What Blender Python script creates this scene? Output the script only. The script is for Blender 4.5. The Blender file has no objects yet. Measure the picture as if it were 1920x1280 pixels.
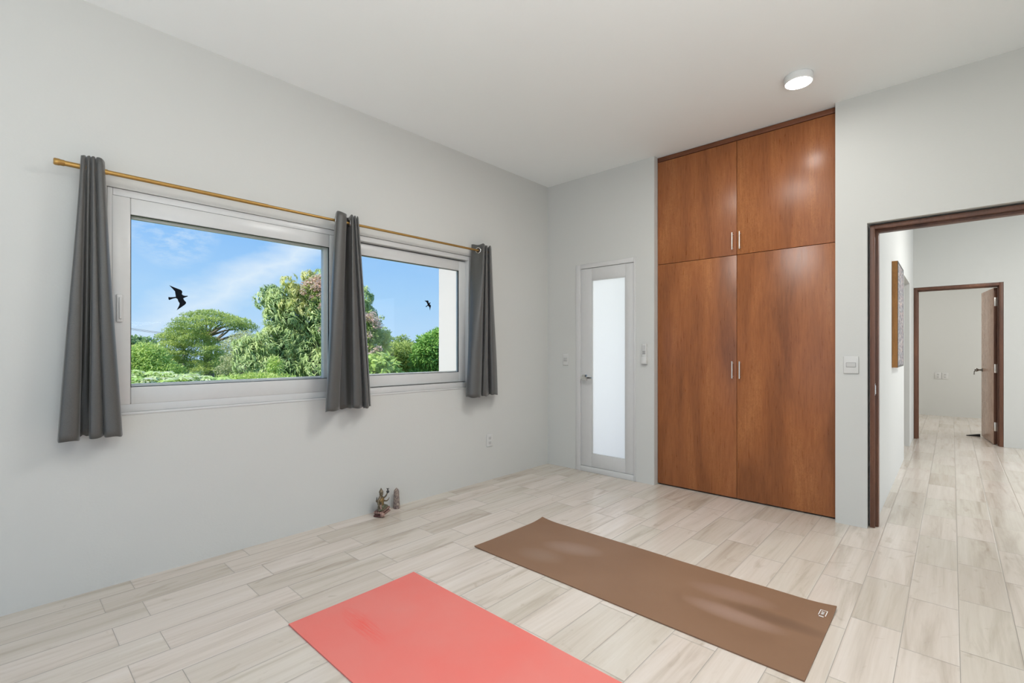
import bpy, bmesh, math, random
import numpy as np
from mathutils import Vector, Matrix

S = bpy.context.scene
COL = S.collection
PI = math.pi

# ------------------------------------------------------------------ camera
YAW = math.atan(825 / 895)                      # heading: angle between world +X and the view axis
cd = bpy.data.cameras.new('camera')
cam = bpy.data.objects.new('camera', cd)
COL.objects.link(cam)
cam.location = (0, 0, 1.2)
cam.rotation_euler = (PI / 2, 0, YAW - PI / 2)
cd.sensor_width = 36
cd.lens = 895 / 1920 * 36
cd.shift_y = 16.8 / 1920
cd.clip_start = 0.02
cd.clip_end = 600
S.camera = cam

# ------------------------------------------------------------------ colour management
S.view_settings.view_transform = 'Standard'
S.view_settings.look = 'None'
S.view_settings.gamma = 1
S.view_settings.exposure = 0.0
S.view_settings.use_curve_mapping = False

# ------------------------------------------------------------------ world: blue sky with thin cloud streaks
W = bpy.data.worlds.new('sky')
S.world = W
W.use_nodes = True
nt = W.node_tree
nt.nodes.clear()


def N(nt, typ, **kw):
    n = nt.nodes.new(typ)
    for k, v in kw.items():
        if k in n.bl_rna.properties:
            setattr(n, k, v)
        else:
            n.inputs[k].default_value = v
    return n


def math_node(nt, op, a, b=None, c=None, clamp=False):
    n = nt.nodes.new('ShaderNodeMath')
    n.operation = op
    n.use_clamp = clamp
    for i, x in enumerate((a, b, c)):
        if x is None:
            continue
        if isinstance(x, (int, float)):
            n.inputs[i].default_value = x
        else:
            nt.links.new(x, n.inputs[i])
    return n.outputs[0]


def vmath(nt, op, a, b=None):
    n = nt.nodes.new('ShaderNodeVectorMath')
    n.operation = op
    for i, x in enumerate((a, b)):
        if x is None:
            continue
        if isinstance(x, (tuple, list)):
            n.inputs[i].default_value = x
        else:
            nt.links.new(x, n.inputs[i])
    return n


def ramp(nt, fac, stops, interp='LINEAR'):
    n = nt.nodes.new('ShaderNodeValToRGB')
    n.color_ramp.interpolation = interp
    e = n.color_ramp.elements
    while len(e) < len(stops):
        e.new(0.5)
    for i, (p, c) in enumerate(stops):
        e[i].position = p
        e[i].color = (*c, 1) if len(c) == 3 else c
    nt.links.new(fac, n.inputs[0])
    return n.outputs[0]


def mix(nt, fac, a, b, blend='MIX'):
    n = nt.nodes.new('ShaderNodeMix')
    n.data_type = 'RGBA'
    n.blend_type = blend
    for sock, x in ((n.inputs[0], fac), (n.inputs[6], a), (n.inputs[7], b)):
        if isinstance(x, (int, float)):
            sock.default_value = x
        elif isinstance(x, (tuple, list)):
            sock.default_value = (*x, 1) if len(x) == 3 else x
        else:
            nt.links.new(x, sock)
    return n.outputs[2]


tc = N(nt, 'ShaderNodeTexCoord')
D = vmath(nt, 'NORMALIZE', tc.outputs['Generated']).outputs[0]
sx = N(nt, 'ShaderNodeSeparateXYZ')
nt.links.new(D, sx.inputs[0])
base = ramp(nt, sx.outputs[2], [(0.0, (0.50, 0.72, 0.98)), (0.10, (0.40, 0.66, 0.97)),
                                (0.26, (0.225, 0.50, 0.955)), (0.8, (0.13, 0.32, 0.80))])
# long diagonal streak: a band around a great circle
d1 = vmath(nt, 'DOT_PRODUCT', D, (0.5715, -0.0758, -0.8171)).outputs['Value']
nz = N(nt, 'ShaderNodeTexNoise', Scale=7.0, Detail=5.0, Roughness=0.6)
vm = vmath(nt, 'MULTIPLY', D, (1.0, 1.0, 2.2)).outputs[0]
nt.links.new(vm, nz.inputs['Vector'])
wob = math_node(nt, 'MULTIPLY_ADD', nz.outputs[0], 0.10, -0.05)
dd = math_node(nt, 'ABSOLUTE', math_node(nt, 'ADD', d1, wob))
band = math_node(nt, 'SUBTRACT', 1.0, math_node(nt, 'MULTIPLY', dd, 22.0), clamp=True)
along = vmath(nt, 'DOT_PRODUCT', D, (0.385, 0.905, 0.18)).outputs['Value']
fade = math_node(nt, 'MULTIPLY_ADD', along, 9.0, -8.15, clamp=True)
band = math_node(nt, 'MULTIPLY', band, fade)
# small cloud patch high in the left pane
d2 = vmath(nt, 'DOT_PRODUCT', D, (0.205, 0.9575, 0.203)).outputs['Value']
patch = math_node(nt, 'MULTIPLY_ADD', d2, 420.0, -419.0, clamp=True)
nz2 = N(nt, 'ShaderNodeTexNoise', Scale=16.0, Detail=6.0, Roughness=0.65)
nt.links.new(vm, nz2.inputs['Vector'])
p2 = math_node(nt, 'MULTIPLY', patch, math_node(nt, 'MULTIPLY_ADD', nz2.outputs[0], 4.0, -1.6, clamp=True))
# thin veil everywhere
nz3 = N(nt, 'ShaderNodeTexNoise', Scale=3.2, Detail=7.0, Roughness=0.6)
nt.links.new(vm, nz3.inputs['Vector'])
veil = math_node(nt, 'MULTIPLY_ADD', nz3.outputs[0], 2.2, -1.0, clamp=True)
cl = math_node(nt, 'ADD', math_node(nt, 'MULTIPLY', band, 0.95),
               math_node(nt, 'ADD', math_node(nt, 'MULTIPLY', p2, 0.85), math_node(nt, 'MULTIPLY', veil, 0.22)), clamp=True)
skyc = mix(nt, cl, base, (0.80, 0.90, 1.0))
bg = N(nt, 'ShaderNodeBackground', Strength=1.0)
nt.links.new(skyc, bg.inputs[0])
wo = N(nt, 'ShaderNodeOutputWorld')
nt.links.new(bg.outputs[0], wo.inputs[0])

# ------------------------------------------------------------------ sun, daylight through openings, added fill lights
sd = bpy.data.lights.new('sun', 'SUN')
sd.energy = 4.6
sd.color = (1.0, 0.96, 0.88)
sd.angle = 0.02
sun = bpy.data.objects.new('sun', sd)
COL.objects.link(sun)
sun.rotation_euler = Vector((0.62, -0.05, -0.78)).to_track_quat('-Z', 'Y').to_euler()


def area(name, loc, direction, sx_, sy_, watts, colour=(1, 1, 1)):
    l = bpy.data.lights.new(name, 'AREA')
    l.shape = 'RECTANGLE'
    l.size, l.size_y = sx_, sy_
    l.energy = watts
    l.color = colour
    o = bpy.data.objects.new(name, l)
    COL.objects.link(o)
    o.location = loc
    o.rotation_euler = Vector(direction).to_track_quat('-Z', 'Y').to_euler()
    return o


area('rear_fill_light', (-1.84, 0.3, 1.35), (1, -0.05, 1.1), 2.4, 2.5, 9, (1.0, 0.995, 0.98))  # unseen fill added behind the camera, tilted up
area('side_uplight_fill', (-0.2, -1.34, 1.35), (-0.15, 0.10, 1.0), 2.6, 2.4, 140, (1.0, 0.995, 0.98))  # added up-light from the right to brighten the ceiling, out of view
area('daylight_hall_glass_front', (6.4, -4.04, 1.4), (0, 1, 0), 3.8, 2.5, 84, (1.0, 0.99, 0.975))
area('daylight_bedroom', (10.2, -2.44, 1.4), (0, 1, 0), 2.2, 2.0, 52, (1.0, 0.99, 0.975))
area('daylight_balcony', (5.2, 2.45, 1.5), (-1, 0, 0), 1.6, 2.8, 30, (1.0, 0.95, 0.915))
area('side_room_area_light', (7.2, 2.4, 1.6), (0, -1, 0), 1.2, 2.0, 8, (1.0, 0.985, 0.96))  # area light set inside the closed side room


def lamp(name, x, y, watts, size=0.16, z=2.87):
    """disk light facing down, for the visible ceiling lamp and for added fills"""
    o = area(name, (x, y, z), (0, 0, -1), size, size, watts, (1.0, 0.99, 0.97))
    o.data.shape = 'DISK'
    return o


lamp('ceiling_lamp_or_fill', 3.44, 0.712, 2.0, 0.14, 2.8795)
lamp('ceiling_lamp_or_fill', 2.25, 1.0, 34, 0.8)  # unseen fill added to lift the far corner, no lamp body
lamp('ceiling_lamp_or_fill', 0.6, -0.3, 12, 0.3)  # second added fill, out of view near the camera
lamp('hall_fill_light', 6.3, -1.0, 40, 0.3)  # fill added to brighten the hall, no lamp modelled
lamp('bedroom_fill_light', 10.0, 0.9, 24, 0.3)  # unseen fill added for the bedroom walls and open door leaf


# ------------------------------------------------------------------ helpers: meshes
def bm_box(bm, x0, x1, y0, y1, z0, z1, bev=0.0, seg=2):
    """box from two corners, optional bevel, into bm"""
    r = bmesh.ops.create_cube(bm, size=1.0)
    vs = r['verts']
    cx, cy, cz = (x0 + x1) / 2, (y0 + y1) / 2, (z0 + z1) / 2
    for v in vs:
        v.co = Vector((cx + v.co.x * abs(x1 - x0), cy + v.co.y * abs(y1 - y0), cz + v.co.z * abs(z1 - z0)))
    if bev > 0:
        es = list({e for v in vs for e in v.link_edges})
        bmesh.ops.bevel(bm, geom=es, offset=bev, segments=seg, affect='EDGES', profile=0.5)
    return bm


def box(*a, **k):
    bm = bmesh.new()
    return bm_box(bm, *a, **k)


def frames(pts):
    pts = [Vector(p) for p in pts]
    out = []
    up = Vector((0, 0, 1))
    for i, p in enumerate(pts):
        t = (pts[min(i + 1, len(pts) - 1)] - pts[max(i - 1, 0)])
        t = t.normalized() if t.length > 1e-9 else Vector((0, 0, 1))
        a = up.cross(t)
        if a.length < 0.05:
            a = Vector((1, 0, 0)).cross(t)
        a.normalize()
        b = t.cross(a).normalized()
        out.append((p, t, a, b))
    return out


def bm_tube(bm, pts, radii, n=16, caps=True):
    if isinstance(radii, (int, float)):
        radii = [radii] * len(pts)
    rings = []
    for (p, t, a, b), r in zip(frames(pts), radii):
        rings.append([bm.verts.new(p + (a * math.cos(2 * PI * k / n) + b * math.sin(2 * PI * k / n)) * r) for k in range(n)])
    for r0, r1 in zip(rings, rings[1:]):
        for k in range(n):
            bm.faces.new((r0[k], r0[(k + 1) % n], r1[(k + 1) % n], r1[k]))
    if caps:
        bm.faces.new(list(reversed(rings[0])))
        bm.faces.new(rings[-1])
    return bm


def tube(pts, radii, n=16, caps=True):
    return bm_tube(bmesh.new(), pts, radii, n, caps)


def bm_torus(bm, c, axis, R, r, n=28, m=8, sq=1.0):
    axis = Vector(axis).normalized()
    a = axis.orthogonal().normalized()
    b = axis.cross(a)
    c = Vector(c)
    rings = []
    for i in range(n):
        t = 2 * PI * i / n
        d = a * math.cos(t) + b * math.sin(t)
        rings.append([bm.verts.new(c + d * (R + r * math.cos(2 * PI * j / m)) + axis * r * sq * math.sin(2 * PI * j / m)) for j in range(m)])
    for i in range(n):
        for j in range(m):
            bm.faces.new((rings[i][j], rings[(i + 1) % n][j], rings[(i + 1) % n][(j + 1) % m], rings[i][(j + 1) % m]))
    return bm


def lathe(prof, n=40, c=(0, 0, 0), bm=None):
    """prof = [(radius, z)], closed top and bottom when radius is 0"""
    bm = bm or bmesh.new()
    c = Vector(c)
    rings = []
    for r, z in prof:
        if r < 1e-6:
            rings.append([bm.verts.new(c + Vector((0, 0, z)))])
        else:
            rings.append([bm.verts.new(c + Vector((r * math.cos(2 * PI * k / n), r * math.sin(2 * PI * k / n), z))) for k in range(n)])
    for a, b in zip(rings, rings[1:]):
        for k in range(n):
            k2 = (k + 1) % n
            if len(a) == 1 and len(b) == 1:
                continue
            if len(a) == 1:
                bm.faces.new((a[0], b[k2], b[k]))
            elif len(b) == 1:
                bm.faces.new((a[k], a[k2], b[0]))
            else:
                bm.faces.new((a[k], a[k2], b[k2], b[k]))
    return bm


def ring_frame(bm, x0, x1, z0, z1, w, y0, y1, bev=0.002, wt=None, wb=None, wl=None, wr=None):
    """rectangular frame in the x-z plane, y from y0 to y1, member widths w (or top/bottom/left/right)"""
    wt, wb, wl, wr = [w if q is None else q for q in (wt, wb, wl, wr)]
    bm_box(bm, x0, x0 + wl, y0, y1, z0, z1, bev)
    bm_box(bm, x1 - wr, x1, y0, y1, z0, z1, bev)
    bm_box(bm, x0 + wl, x1 - wr, y0 + 0.0004, y1 - 0.0004, z1 - wt, z1, bev)
    bm_box(bm, x0 + wl, x1 - wr, y0 + 0.0004, y1 - 0.0004, z0, z0 + wb, bev)
    return bm


def obj(name, bm, mat, parent=None, smooth=False, loc=None):
    me = bpy.data.meshes.new(name)
    bmesh.ops.recalc_face_normals(bm, faces=bm.faces[:])
    bm.to_mesh(me)
    bm.free()
    return mobj(name, me, mat, parent, smooth, loc)


def mobj(name, me, mat, parent=None, smooth=False, loc=None):
    if mat is not None:
        me.materials.append(mat)
    if smooth:
        me.shade_smooth()
        if smooth == 'auto':
            try:
                me.set_sharp_from_angle(angle=math.radians(35))
            except Exception:
                pass
    o = bpy.data.objects.new(name, me)
    COL.objects.link(o)
    if parent is not None:
        o.parent = parent
    if loc:
        o.location = loc
    return o


def empty(name, loc=(0, 0, 0), rz=0.0):
    o = bpy.data.objects.new(name, None)
    o.empty_display_size = 0.1
    COL.objects.link(o)
    o.location = loc
    o.rotation_euler = (0, 0, rz)
    return o


def tag(o, label=None, cat=None, group=None, kind=None):
    if label:
        o['label'] = label
    if cat:
        o['category'] = cat
    if group:
        o['group'] = group
    if kind:
        o['kind'] = kind
    return o


def struct(o):
    o['kind'] = 'structure'
    return o


# ------------------------------------------------------------------ helpers: materials
def material(name):
    m = bpy.data.materials.new(name)
    m.use_nodes = True
    t = m.node_tree
    b = t.nodes['Principled BSDF']
    return m, t, b


def sock(b, t, name, v):
    if isinstance(v, (int, float)):
        b.inputs[name].default_value = v
    elif isinstance(v, (tuple, list)):
        b.inputs[name].default_value = (*v, 1) if len(v) == 3 else v
    else:
        t.links.new(v, b.inputs[name])


def simple(name, col, rough=0.5, metal=0.0, var=0.04, scale=30.0, bump=0.0, bscale=200.0, spec=None, coat=0.0):
    """plain surface with a slight procedural tone variation and optional fine bump"""
    m, t, b = material(name)
    co = N(t, 'ShaderNodeTexCoord')
    n = N(t, 'ShaderNodeTexNoise', Scale=scale, Detail=3.0)
    t.links.new(co.outputs['Object'], n.inputs['Vector'])
    dark = tuple(max(0, c * (1 - var)) for c in col)
    lite = tuple(min(1, c * (1 + var)) for c in col)
    c = ramp(t, n.outputs[0], [(0.3, dark), (0.7, lite)])
    sock(b, t, 'Base Color', c)
    sock(b, t, 'Roughness', rough)
    sock(b, t, 'Metallic', metal)
    if spec is not None:
        sock(b, t, 'Specular IOR Level', spec)
    if coat:
        sock(b, t, 'Coat Weight', coat)
    if bump:
        n2 = N(t, 'ShaderNodeTexNoise', Scale=bscale, Detail=3.0)
        t.links.new(co.outputs['Object'], n2.inputs['Vector'])
        bp = N(t, 'ShaderNodeBump', Strength=bump, Distance=0.002)
        t.links.new(n2.outputs[0], bp.inputs['Height'])
        t.links.new(bp.outputs[0], b.inputs['Normal'])
    return m


# plaster with roller texture and soft unevenness
def plaster(name, col):
    m, t, b = material(name)
    co = N(t, 'ShaderNodeTexCoord')
    n = N(t, 'ShaderNodeTexNoise', Scale=1.6, Detail=4.0)
    t.links.new(co.outputs['Object'], n.inputs['Vector'])
    c = ramp(t, n.outputs[0], [(0.3, tuple(x * 0.985 for x in col)), (0.7, col)])
    sock(b, t, 'Base Color', c)
    sock(b, t, 'Roughness', 0.62)
    sock(b, t, 'Specular IOR Level', 0.25)
    n2 = N(t, 'ShaderNodeTexNoise', Scale=90.0, Detail=4.0)
    n3 = N(t, 'ShaderNodeTexNoise', Scale=7.0, Detail=3.0)
    t.links.new(co.outputs['Object'], n2.inputs['Vector'])
    t.links.new(co.outputs['Object'], n3.inputs['Vector'])
    h = math_node(t, 'MULTIPLY_ADD', n3.outputs[0], 2.5, n2.outputs[0])
    bp = N(t, 'ShaderNodeBump', Strength=0.25, Distance=0.0015)
    t.links.new(h, bp.inputs['Height'])
    t.links.new(bp.outputs[0], b.inputs['Normal'])
    return m


def floor_tiles(name):
    """wood-look porcelain planks 535 x 179.5 mm, every second course shifted by 135 mm, running along X"""
    m, t, b = material(name)
    co = N(t, 'ShaderNodeTexCoord')
    sp = N(t, 'ShaderNodeSeparateXYZ')
    t.links.new(co.outputs['Object'], sp.inputs[0])
    Wd, H = 0.535, 0.1795
    ry = math_node(t, 'DIVIDE', math_node(t, 'ADD', sp.outputs[1], 0.023 + H * 40), H)
    row = math_node(t, 'FLOOR', ry)
    fy = math_node(t, 'SUBTRACT', ry, row)
    par = math_node(t, 'MODULO', row, 2.0)
    xx = math_node(t, 'SUBTRACT', math_node(t, 'ADD', sp.outputs[0], Wd * 20 - 0.345), math_node(t, 'MULTIPLY', par, 0.135))
    rx = math_node(t, 'DIVIDE', xx, Wd)
    colm = math_node(t, 'FLOOR', rx)
    fx = math_node(t, 'SUBTRACT', rx, colm)

    def edge(f, size):
        a = math_node(t, 'MINIMUM', f, math_node(t, 'SUBTRACT', 1.0, f))
        return math_node(t, 'MULTIPLY', a, size)
    e = math_node(t, 'MINIMUM', edge(fx, Wd), edge(fy, H))       # metres to nearest joint
    grout = math_node(t, 'LESS_THAN', e, 0.0014)
    soft = math_node(t, 'DIVIDE', e, 0.006, clamp=True)
    cb = N(t, 'ShaderNodeCombineXYZ')
    t.links.new(row, cb.inputs[0])
    t.links.new(colm, cb.inputs[1])
    wn = N(t, 'ShaderNodeTexWhiteNoise', noise_dimensions='3D')
    t.links.new(cb.outputs[0], wn.inputs['Vector'])
    off = vmath(t, 'SCALE', wn.outputs['Color'])
    off.inputs['Scale'].default_value = 37.0
    v = vmath(t, 'ADD', co.outputs['Object'], off.outputs[0]).outputs[0]
    v1 = vmath(t, 'MULTIPLY', v, (1.0, 11.0, 1.0)).outputs[0]
    n1 = N(t, 'ShaderNodeTexNoise', Scale=1.0, Detail=5.0, Roughness=0.6, Distortion=0.7)
    t.links.new(v1, n1.inputs['Vector'])
    v2 = vmath(t, 'MULTIPLY', v, (1.6, 62.0, 1.0)).outputs[0]
    n2 = N(t, 'ShaderNodeTexNoise', Scale=1.0, Detail=4.0, Roughness=0.65, Distortion=0.4)
    t.links.new(v2, n2.inputs['Vector'])
    v3 = vmath(t, 'MULTIPLY', v, (3.0, 6.0, 1.0)).outputs[0]
    n3 = N(t, 'ShaderNodeTexNoise', Scale=1.0, Detail=3.0, Roughness=0.5, Distortion=2.5)
    t.links.new(v3, n3.inputs['Vector'])
    g1 = ramp(t, n1.outputs[0], [(0.28, (0.49, 0.43, 0.36)), (0.46, (0.63, 0.568, 0.50)), (0.68, (0.685, 0.63, 0.572))])
    g2 = ramp(t, n2.outputs[0], [(0.28, (0.90, 0.885, 0.865)), (0.58, (1, 1, 1))])
    c = mix(t, 0.62, g1, g2, 'MULTIPLY')
    g3 = ramp(t, n3.outputs[0], [(0.27, (0.80, 0.77, 0.73)), (0.36, (1, 1, 1))])
    c = mix(t, 0.6, c, g3, 'MULTIPLY')
    tint = ramp(t, wn.outputs['Value'], [(0.0, (0.87, 0.85, 0.82)), (0.35, (0.95, 0.955, 0.93)), (0.7, (0.99, 0.97, 0.965)), (1.0, (1.0, 0.985, 0.975))])
    c = mix(t, 1.0, c, tint, 'MULTIPLY')
    c = mix(t, grout, c, (0.33, 0.30, 0.26))
    sock(b, t, 'Base Color', c)
    r = math_node(t, 'MULTIPLY_ADD', n2.outputs[0], 0.08, 0.15)
    sock(b, t, 'Roughness', math_node(t, 'MAXIMUM', r, math_node(t, 'MULTIPLY', grout, 0.8)))
    sock(b, t, 'Specular IOR Level', 0.6)
    hgt = soft
    bp = N(t, 'ShaderNodeBump', Strength=0.6, Distance=0.002)
    t.links.new(hgt, bp.inputs['Height'])
    t.links.new(bp.outputs[0], b.inputs['Normal'])
    return m


def wood(name, dark, mid, lite, vert=True, rough=0.3, axis=2, blotch=1.0, grain=0.55):
    m, t, b = material(name)
    co = N(t, 'ShaderNodeTexCoord')
    oi = N(t, 'ShaderNodeObjectInfo')
    off = vmath(t, 'SCALE', oi.outputs['Location'])
    rnd = math_node(t, 'MULTIPLY', oi.outputs['Random'], 60.0)
    cb = N(t, 'ShaderNodeCombineXYZ')
    for i in range(3):
        t.links.new(rnd, cb.inputs[i])
    v = vmath(t, 'ADD', co.outputs['Object'], cb.outputs[0]).outputs[0]

    def sc(a, c):
        q = [c, c, c]
        q[axis] = a
        return tuple(q)
    n1 = N(t, 'ShaderNodeTexNoise', Scale=1.0, Detail=4.0, Roughness=0.55, Distortion=0.5)
    t.links.new(vmath(t, 'MULTIPLY', v, sc(0.9, 5.0)).outputs[0], n1.inputs['Vector'])
    n2 = N(t, 'ShaderNodeTexNoise', Scale=1.0, Detail=6.0, Roughness=0.7, Distortion=0.6)
    t.links.new(vmath(t, 'MULTIPLY', v, sc(7.0, 85.0)).outputs[0], n2.inputs['Vector'])
    n3 = N(t, 'ShaderNodeTexNoise', Scale=1.0, Detail=3.0, Roughness=0.6, Distortion=3.0)
    t.links.new(vmath(t, 'MULTIPLY', v, sc(26.0, 60.0)).outputs[0], n3.inputs['Vector'])
    c = ramp(t, n1.outputs[0], [(0.30, dark), (0.52, mid), (0.74, lite)])
    g = ramp(t, n2.outputs[0], [(0.32, (0.62, 0.55, 0.50)), (0.60, (1.05, 1.05, 1.05))])
    c = mix(t, grain, c, g, 'MULTIPLY')
    # cathedral figure in patches
    msk = ramp(t, n1.outputs[0], [(0.5, (0, 0, 0)), (0.62, (1, 1, 1))])
    g3 = ramp(t, n3.outputs[0], [(0.40, (0.72, 0.66, 0.62)), (0.56, (1, 1, 1))])
    c = mix(t, math_node(t, 'MULTIPLY', msk, 0.55 * blotch), c, mix(t, 1.0, c, g3, 'MULTIPLY'))
    sock(b, t, 'Base Color', c)
    sock(b, t, 'Roughness', math_node(t, 'MULTIPLY_ADD', n2.outputs[0], 0.18, rough - 0.06))
    sock(b, t, 'Specular IOR Level', 0.4)
    bp = N(t, 'ShaderNodeBump', Strength=0.12, Distance=0.0008)
    t.links.new(n2.outputs[0], bp.inputs['Height'])
    t.links.new(bp.outputs[0], b.inputs['Normal'])
    return m


def fabric(name, col):
    m, t, b = material(name)
    co = N(t, 'ShaderNodeTexCoord')
    w1 = N(t, 'ShaderNodeTexWave', wave_type='BANDS', bands_direction='Z', Scale=420.0, Distortion=0.5)
    n = N(t, 'ShaderNodeTexNoise', Scale=260.0, Detail=3.0)
    t.links.new(co.outputs['Object'], n.inputs['Vector'])
    t.links.new(co.outputs['Object'], w1.inputs['Vector'])
    c = ramp(t, n.outputs[0], [(0.3, tuple(x * 0.85 for x in col)), (0.7, tuple(x * 1.12 for x in col))])
    sock(b, t, 'Base Color', c)
    sock(b, t, 'Roughness', 0.38)
    sock(b, t, 'Specular IOR Level', 0.6)
    sock(b, t, 'Sheen Weight', 0.25)
    sock(b, t, 'Sheen Roughness', 0.4)
    bp = N(t, 'ShaderNodeBump', Strength=0.15, Distance=0.0005)
    t.links.new(w1.outputs[1], bp.inputs['Height'])
    t.links.new(bp.outputs[0], b.inputs['Normal'])
    return m


def glass_clear(name):
    m, t, b = material(name)
    t.nodes.remove(b)
    out = t.nodes['Material Output']
    tr = N(t, 'ShaderNodeBsdfTransparent')
    tr.inputs[0].default_value = (0.985, 0.995, 0.99, 1)
    gl = N(t, 'ShaderNodeBsdfGlossy', Roughness=0.0)
    gl.inputs[0].default_value = (1, 1, 1, 1)
    fr = N(t, 'ShaderNodeFresnel', IOR=1.45)
    f = math_node(t, 'MULTIPLY', fr.outputs[0], 0.10)
    mx = N(t, 'ShaderNodeMixShader')
    t.links.new(f, mx.inputs[0])
    t.links.new(tr.outputs[0], mx.inputs[1])
    t.links.new(gl.outputs[0], mx.inputs[2])
    t.links.new(mx.outputs[0], out.inputs[0])
    return m


def glass_frosted(name):
    m, t, b = material(name)
    out = t.nodes['Material Output']
    sock(b, t, 'Base Color', (0.62, 0.66, 0.67))
    sock(b, t, 'Roughness', 0.28)
    sock(b, t, 'Specular IOR Level', 0.3)
    co = N(t, 'ShaderNodeTexCoord')
    n = N(t, 'ShaderNodeTexNoise', Scale=500.0)
    t.links.new(co.outputs['Object'], n.inputs['Vector'])
    tl = N(t, 'ShaderNodeBsdfTranslucent')
    t.links.new(ramp(t, n.outputs[0], [(0.3, (0.89, 0.91, 0.92)), (0.7, (0.94, 0.96, 0.97))]), tl.inputs[0])
    mx = N(t, 'ShaderNodeMixShader')
    mx.inputs[0].default_value = 0.8
    t.links.new(b.outputs[0], mx.inputs[1])
    t.links.new(tl.outputs[0], mx.inputs[2])
    t.links.new(mx.outputs[0], out.inputs[0])
    return m


LEAF_GAIN = 3.0


def leafmat(name, stops, scale=2.0, trans=0.35, rough=0.45):
    """leaf colour varies from leaf group to leaf group through an object-space noise"""
    m, t, b = material(name)
    out = t.nodes['Material Output']
    at_ = N(t, 'ShaderNodeAttribute', attribute_name='tone')
    co = N(t, 'ShaderNodeTexCoord')
    n = N(t, 'ShaderNodeTexNoise', Scale=scale, Detail=2.0)
    t.links.new(co.outputs['Object'], n.inputs['Vector'])
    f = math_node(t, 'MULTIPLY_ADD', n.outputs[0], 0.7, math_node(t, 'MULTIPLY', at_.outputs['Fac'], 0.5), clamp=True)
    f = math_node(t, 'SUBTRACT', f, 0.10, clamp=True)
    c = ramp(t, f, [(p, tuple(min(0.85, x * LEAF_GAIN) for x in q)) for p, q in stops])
    sock(b, t, 'Base Color', c)
    sock(b, t, 'Roughness', rough)
    sock(b, t, 'Specular IOR Level', 0.3)
    tl = N(t, 'ShaderNodeBsdfTranslucent')
    t.links.new(c, tl.inputs[0])
    mx = N(t, 'ShaderNodeMixShader')
    mx.inputs[0].default_value = trans
    t.links.new(b.outputs[0], mx.inputs[1])
    t.links.new(tl.outputs[0], mx.inputs[2])
    t.links.new(mx.outputs[0], out.inputs[0])
    return m


M = {}
M['wall'] = plaster('white_plaster', (0.60, 0.60, 0.57))
M['ceil'] = plaster('white_ceiling_paint', (0.87, 0.895, 0.885))
M['ext'] = plaster('white_exterior_render', (0.70, 0.655, 0.625))
M['floor'] = floor_tiles('wood_look_porcelain')
M['upvc'] = simple('white_vinyl_frame', (0.60, 0.602, 0.588), 0.28, var=0.01)
M['lacquer'] = simple('white_door_lacquer', (0.62, 0.615, 0.60), 0.18, var=0.01)
M['gasket'] = simple('black_rubber', (0.02, 0.02, 0.02), 0.6)
M['glass'] = glass_clear('clear_glass')
M['frost'] = glass_frosted('frosted_glass')
M['cab'] = wood('varnished_oak_veneer', (0.215, 0.074, 0.026), (0.33, 0.115, 0.038), (0.45, 0.175, 0.060), rough=0.27)
M['cabd'] = wood('varnished_oak_trim', (0.13, 0.045, 0.02), (0.19, 0.065, 0.027), (0.25, 0.088, 0.036), rough=0.4, axis=1)
M['jamb'] = wood('dark_walnut_frame', (0.085, 0.038, 0.024), (0.145, 0.064, 0.038), (0.23, 0.105, 0.060), rough=0.4)
M['leafwood'] = wood('varnished_door_veneer', (0.46, 0.30, 0.225), (0.50, 0.335, 0.25), (0.54, 0.37, 0.28), rough=0.25, grain=0.15, blotch=0.1)
M['inside'] = simple('dark_cabinet_interior', (0.03, 0.018, 0.012), 0.7)
M['steel'] = simple('brushed_nickel', (0.78, 0.74, 0.68), 0.3, metal=0.85, var=0.03)
M['chrome'] = simple('polished_chrome', (0.72, 0.72, 0.71), 0.12, metal=1.0, var=0.02)
M['pewter'] = simple('dull_pewter', (0.30, 0.29, 0.27), 0.3, metal=0.9)
M['brass'] = simple('brushed_brass', (0.42, 0.25, 0.075), 0.36, metal=0.75, var=0.06, scale=60)
M['curtain'] = fabric('grey_blackout_fabric', (0.078, 0.076, 0.070))
M['plastic'] = simple('white_switch_plastic', (0.62, 0.615, 0.59), 0.35, var=0.01)
M['plastic2'] = simple('grey_switch_plastic', (0.52, 0.515, 0.495), 0.4, var=0.01)
M['slot'] = simple('dark_slot', (0.10, 0.10, 0.095), 0.6)
M['decal'] = simple('black_vinyl', (0.006, 0.008, 0.012), 0.7, spec=0.08)
M['lampbody'] = simple('white_lamp_body', (0.75, 0.75, 0.74), 0.35, var=0.01)

# ------------------------------------------------------------------ room dimensions (metres)
XB = 3.985          # back wall plane
YL = 3.155          # left (window) wall plane
ZC = 2.93           # ceiling
TH = 0.165          # wall thickness
XR, YR = -1.9, -1.4  # rear wall, right wall
HX1, HY1 = 8.5, 0.39   # hall end wall, hall left wall
HYR = -4.1             # hall right wall
BX = 11.8              # bedroom back wall

# window opening in the left wall
WX0, WX1, WZ0, WZ1 = 0.388, 2.895, 0.876, 2.037
# balcony door opening in back wall
DY0, DY1, DZ = 2.13, 2.795, 2.058
# wardrobe niche
NY0, NY1 = 0.60, 1.951
# hall doorway
OY0, OY1, OZ = -0.56, 0.421, 2.057

# ------------------------------------------------------------------ setting: shell
bm = bmesh.new()
bm_box(bm, -2.1, 12.0, HYR - 0.2, YL + TH, -0.22, 0.0)
struct(obj('floor', bm, M['floor']))
bm = bmesh.new()
bm_box(bm, -2.07, 12.2, HYR - 0.3, YL + TH - 0.01, ZC, ZC + 0.25)
struct(obj('ceiling', bm, M['ceil']))

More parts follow.
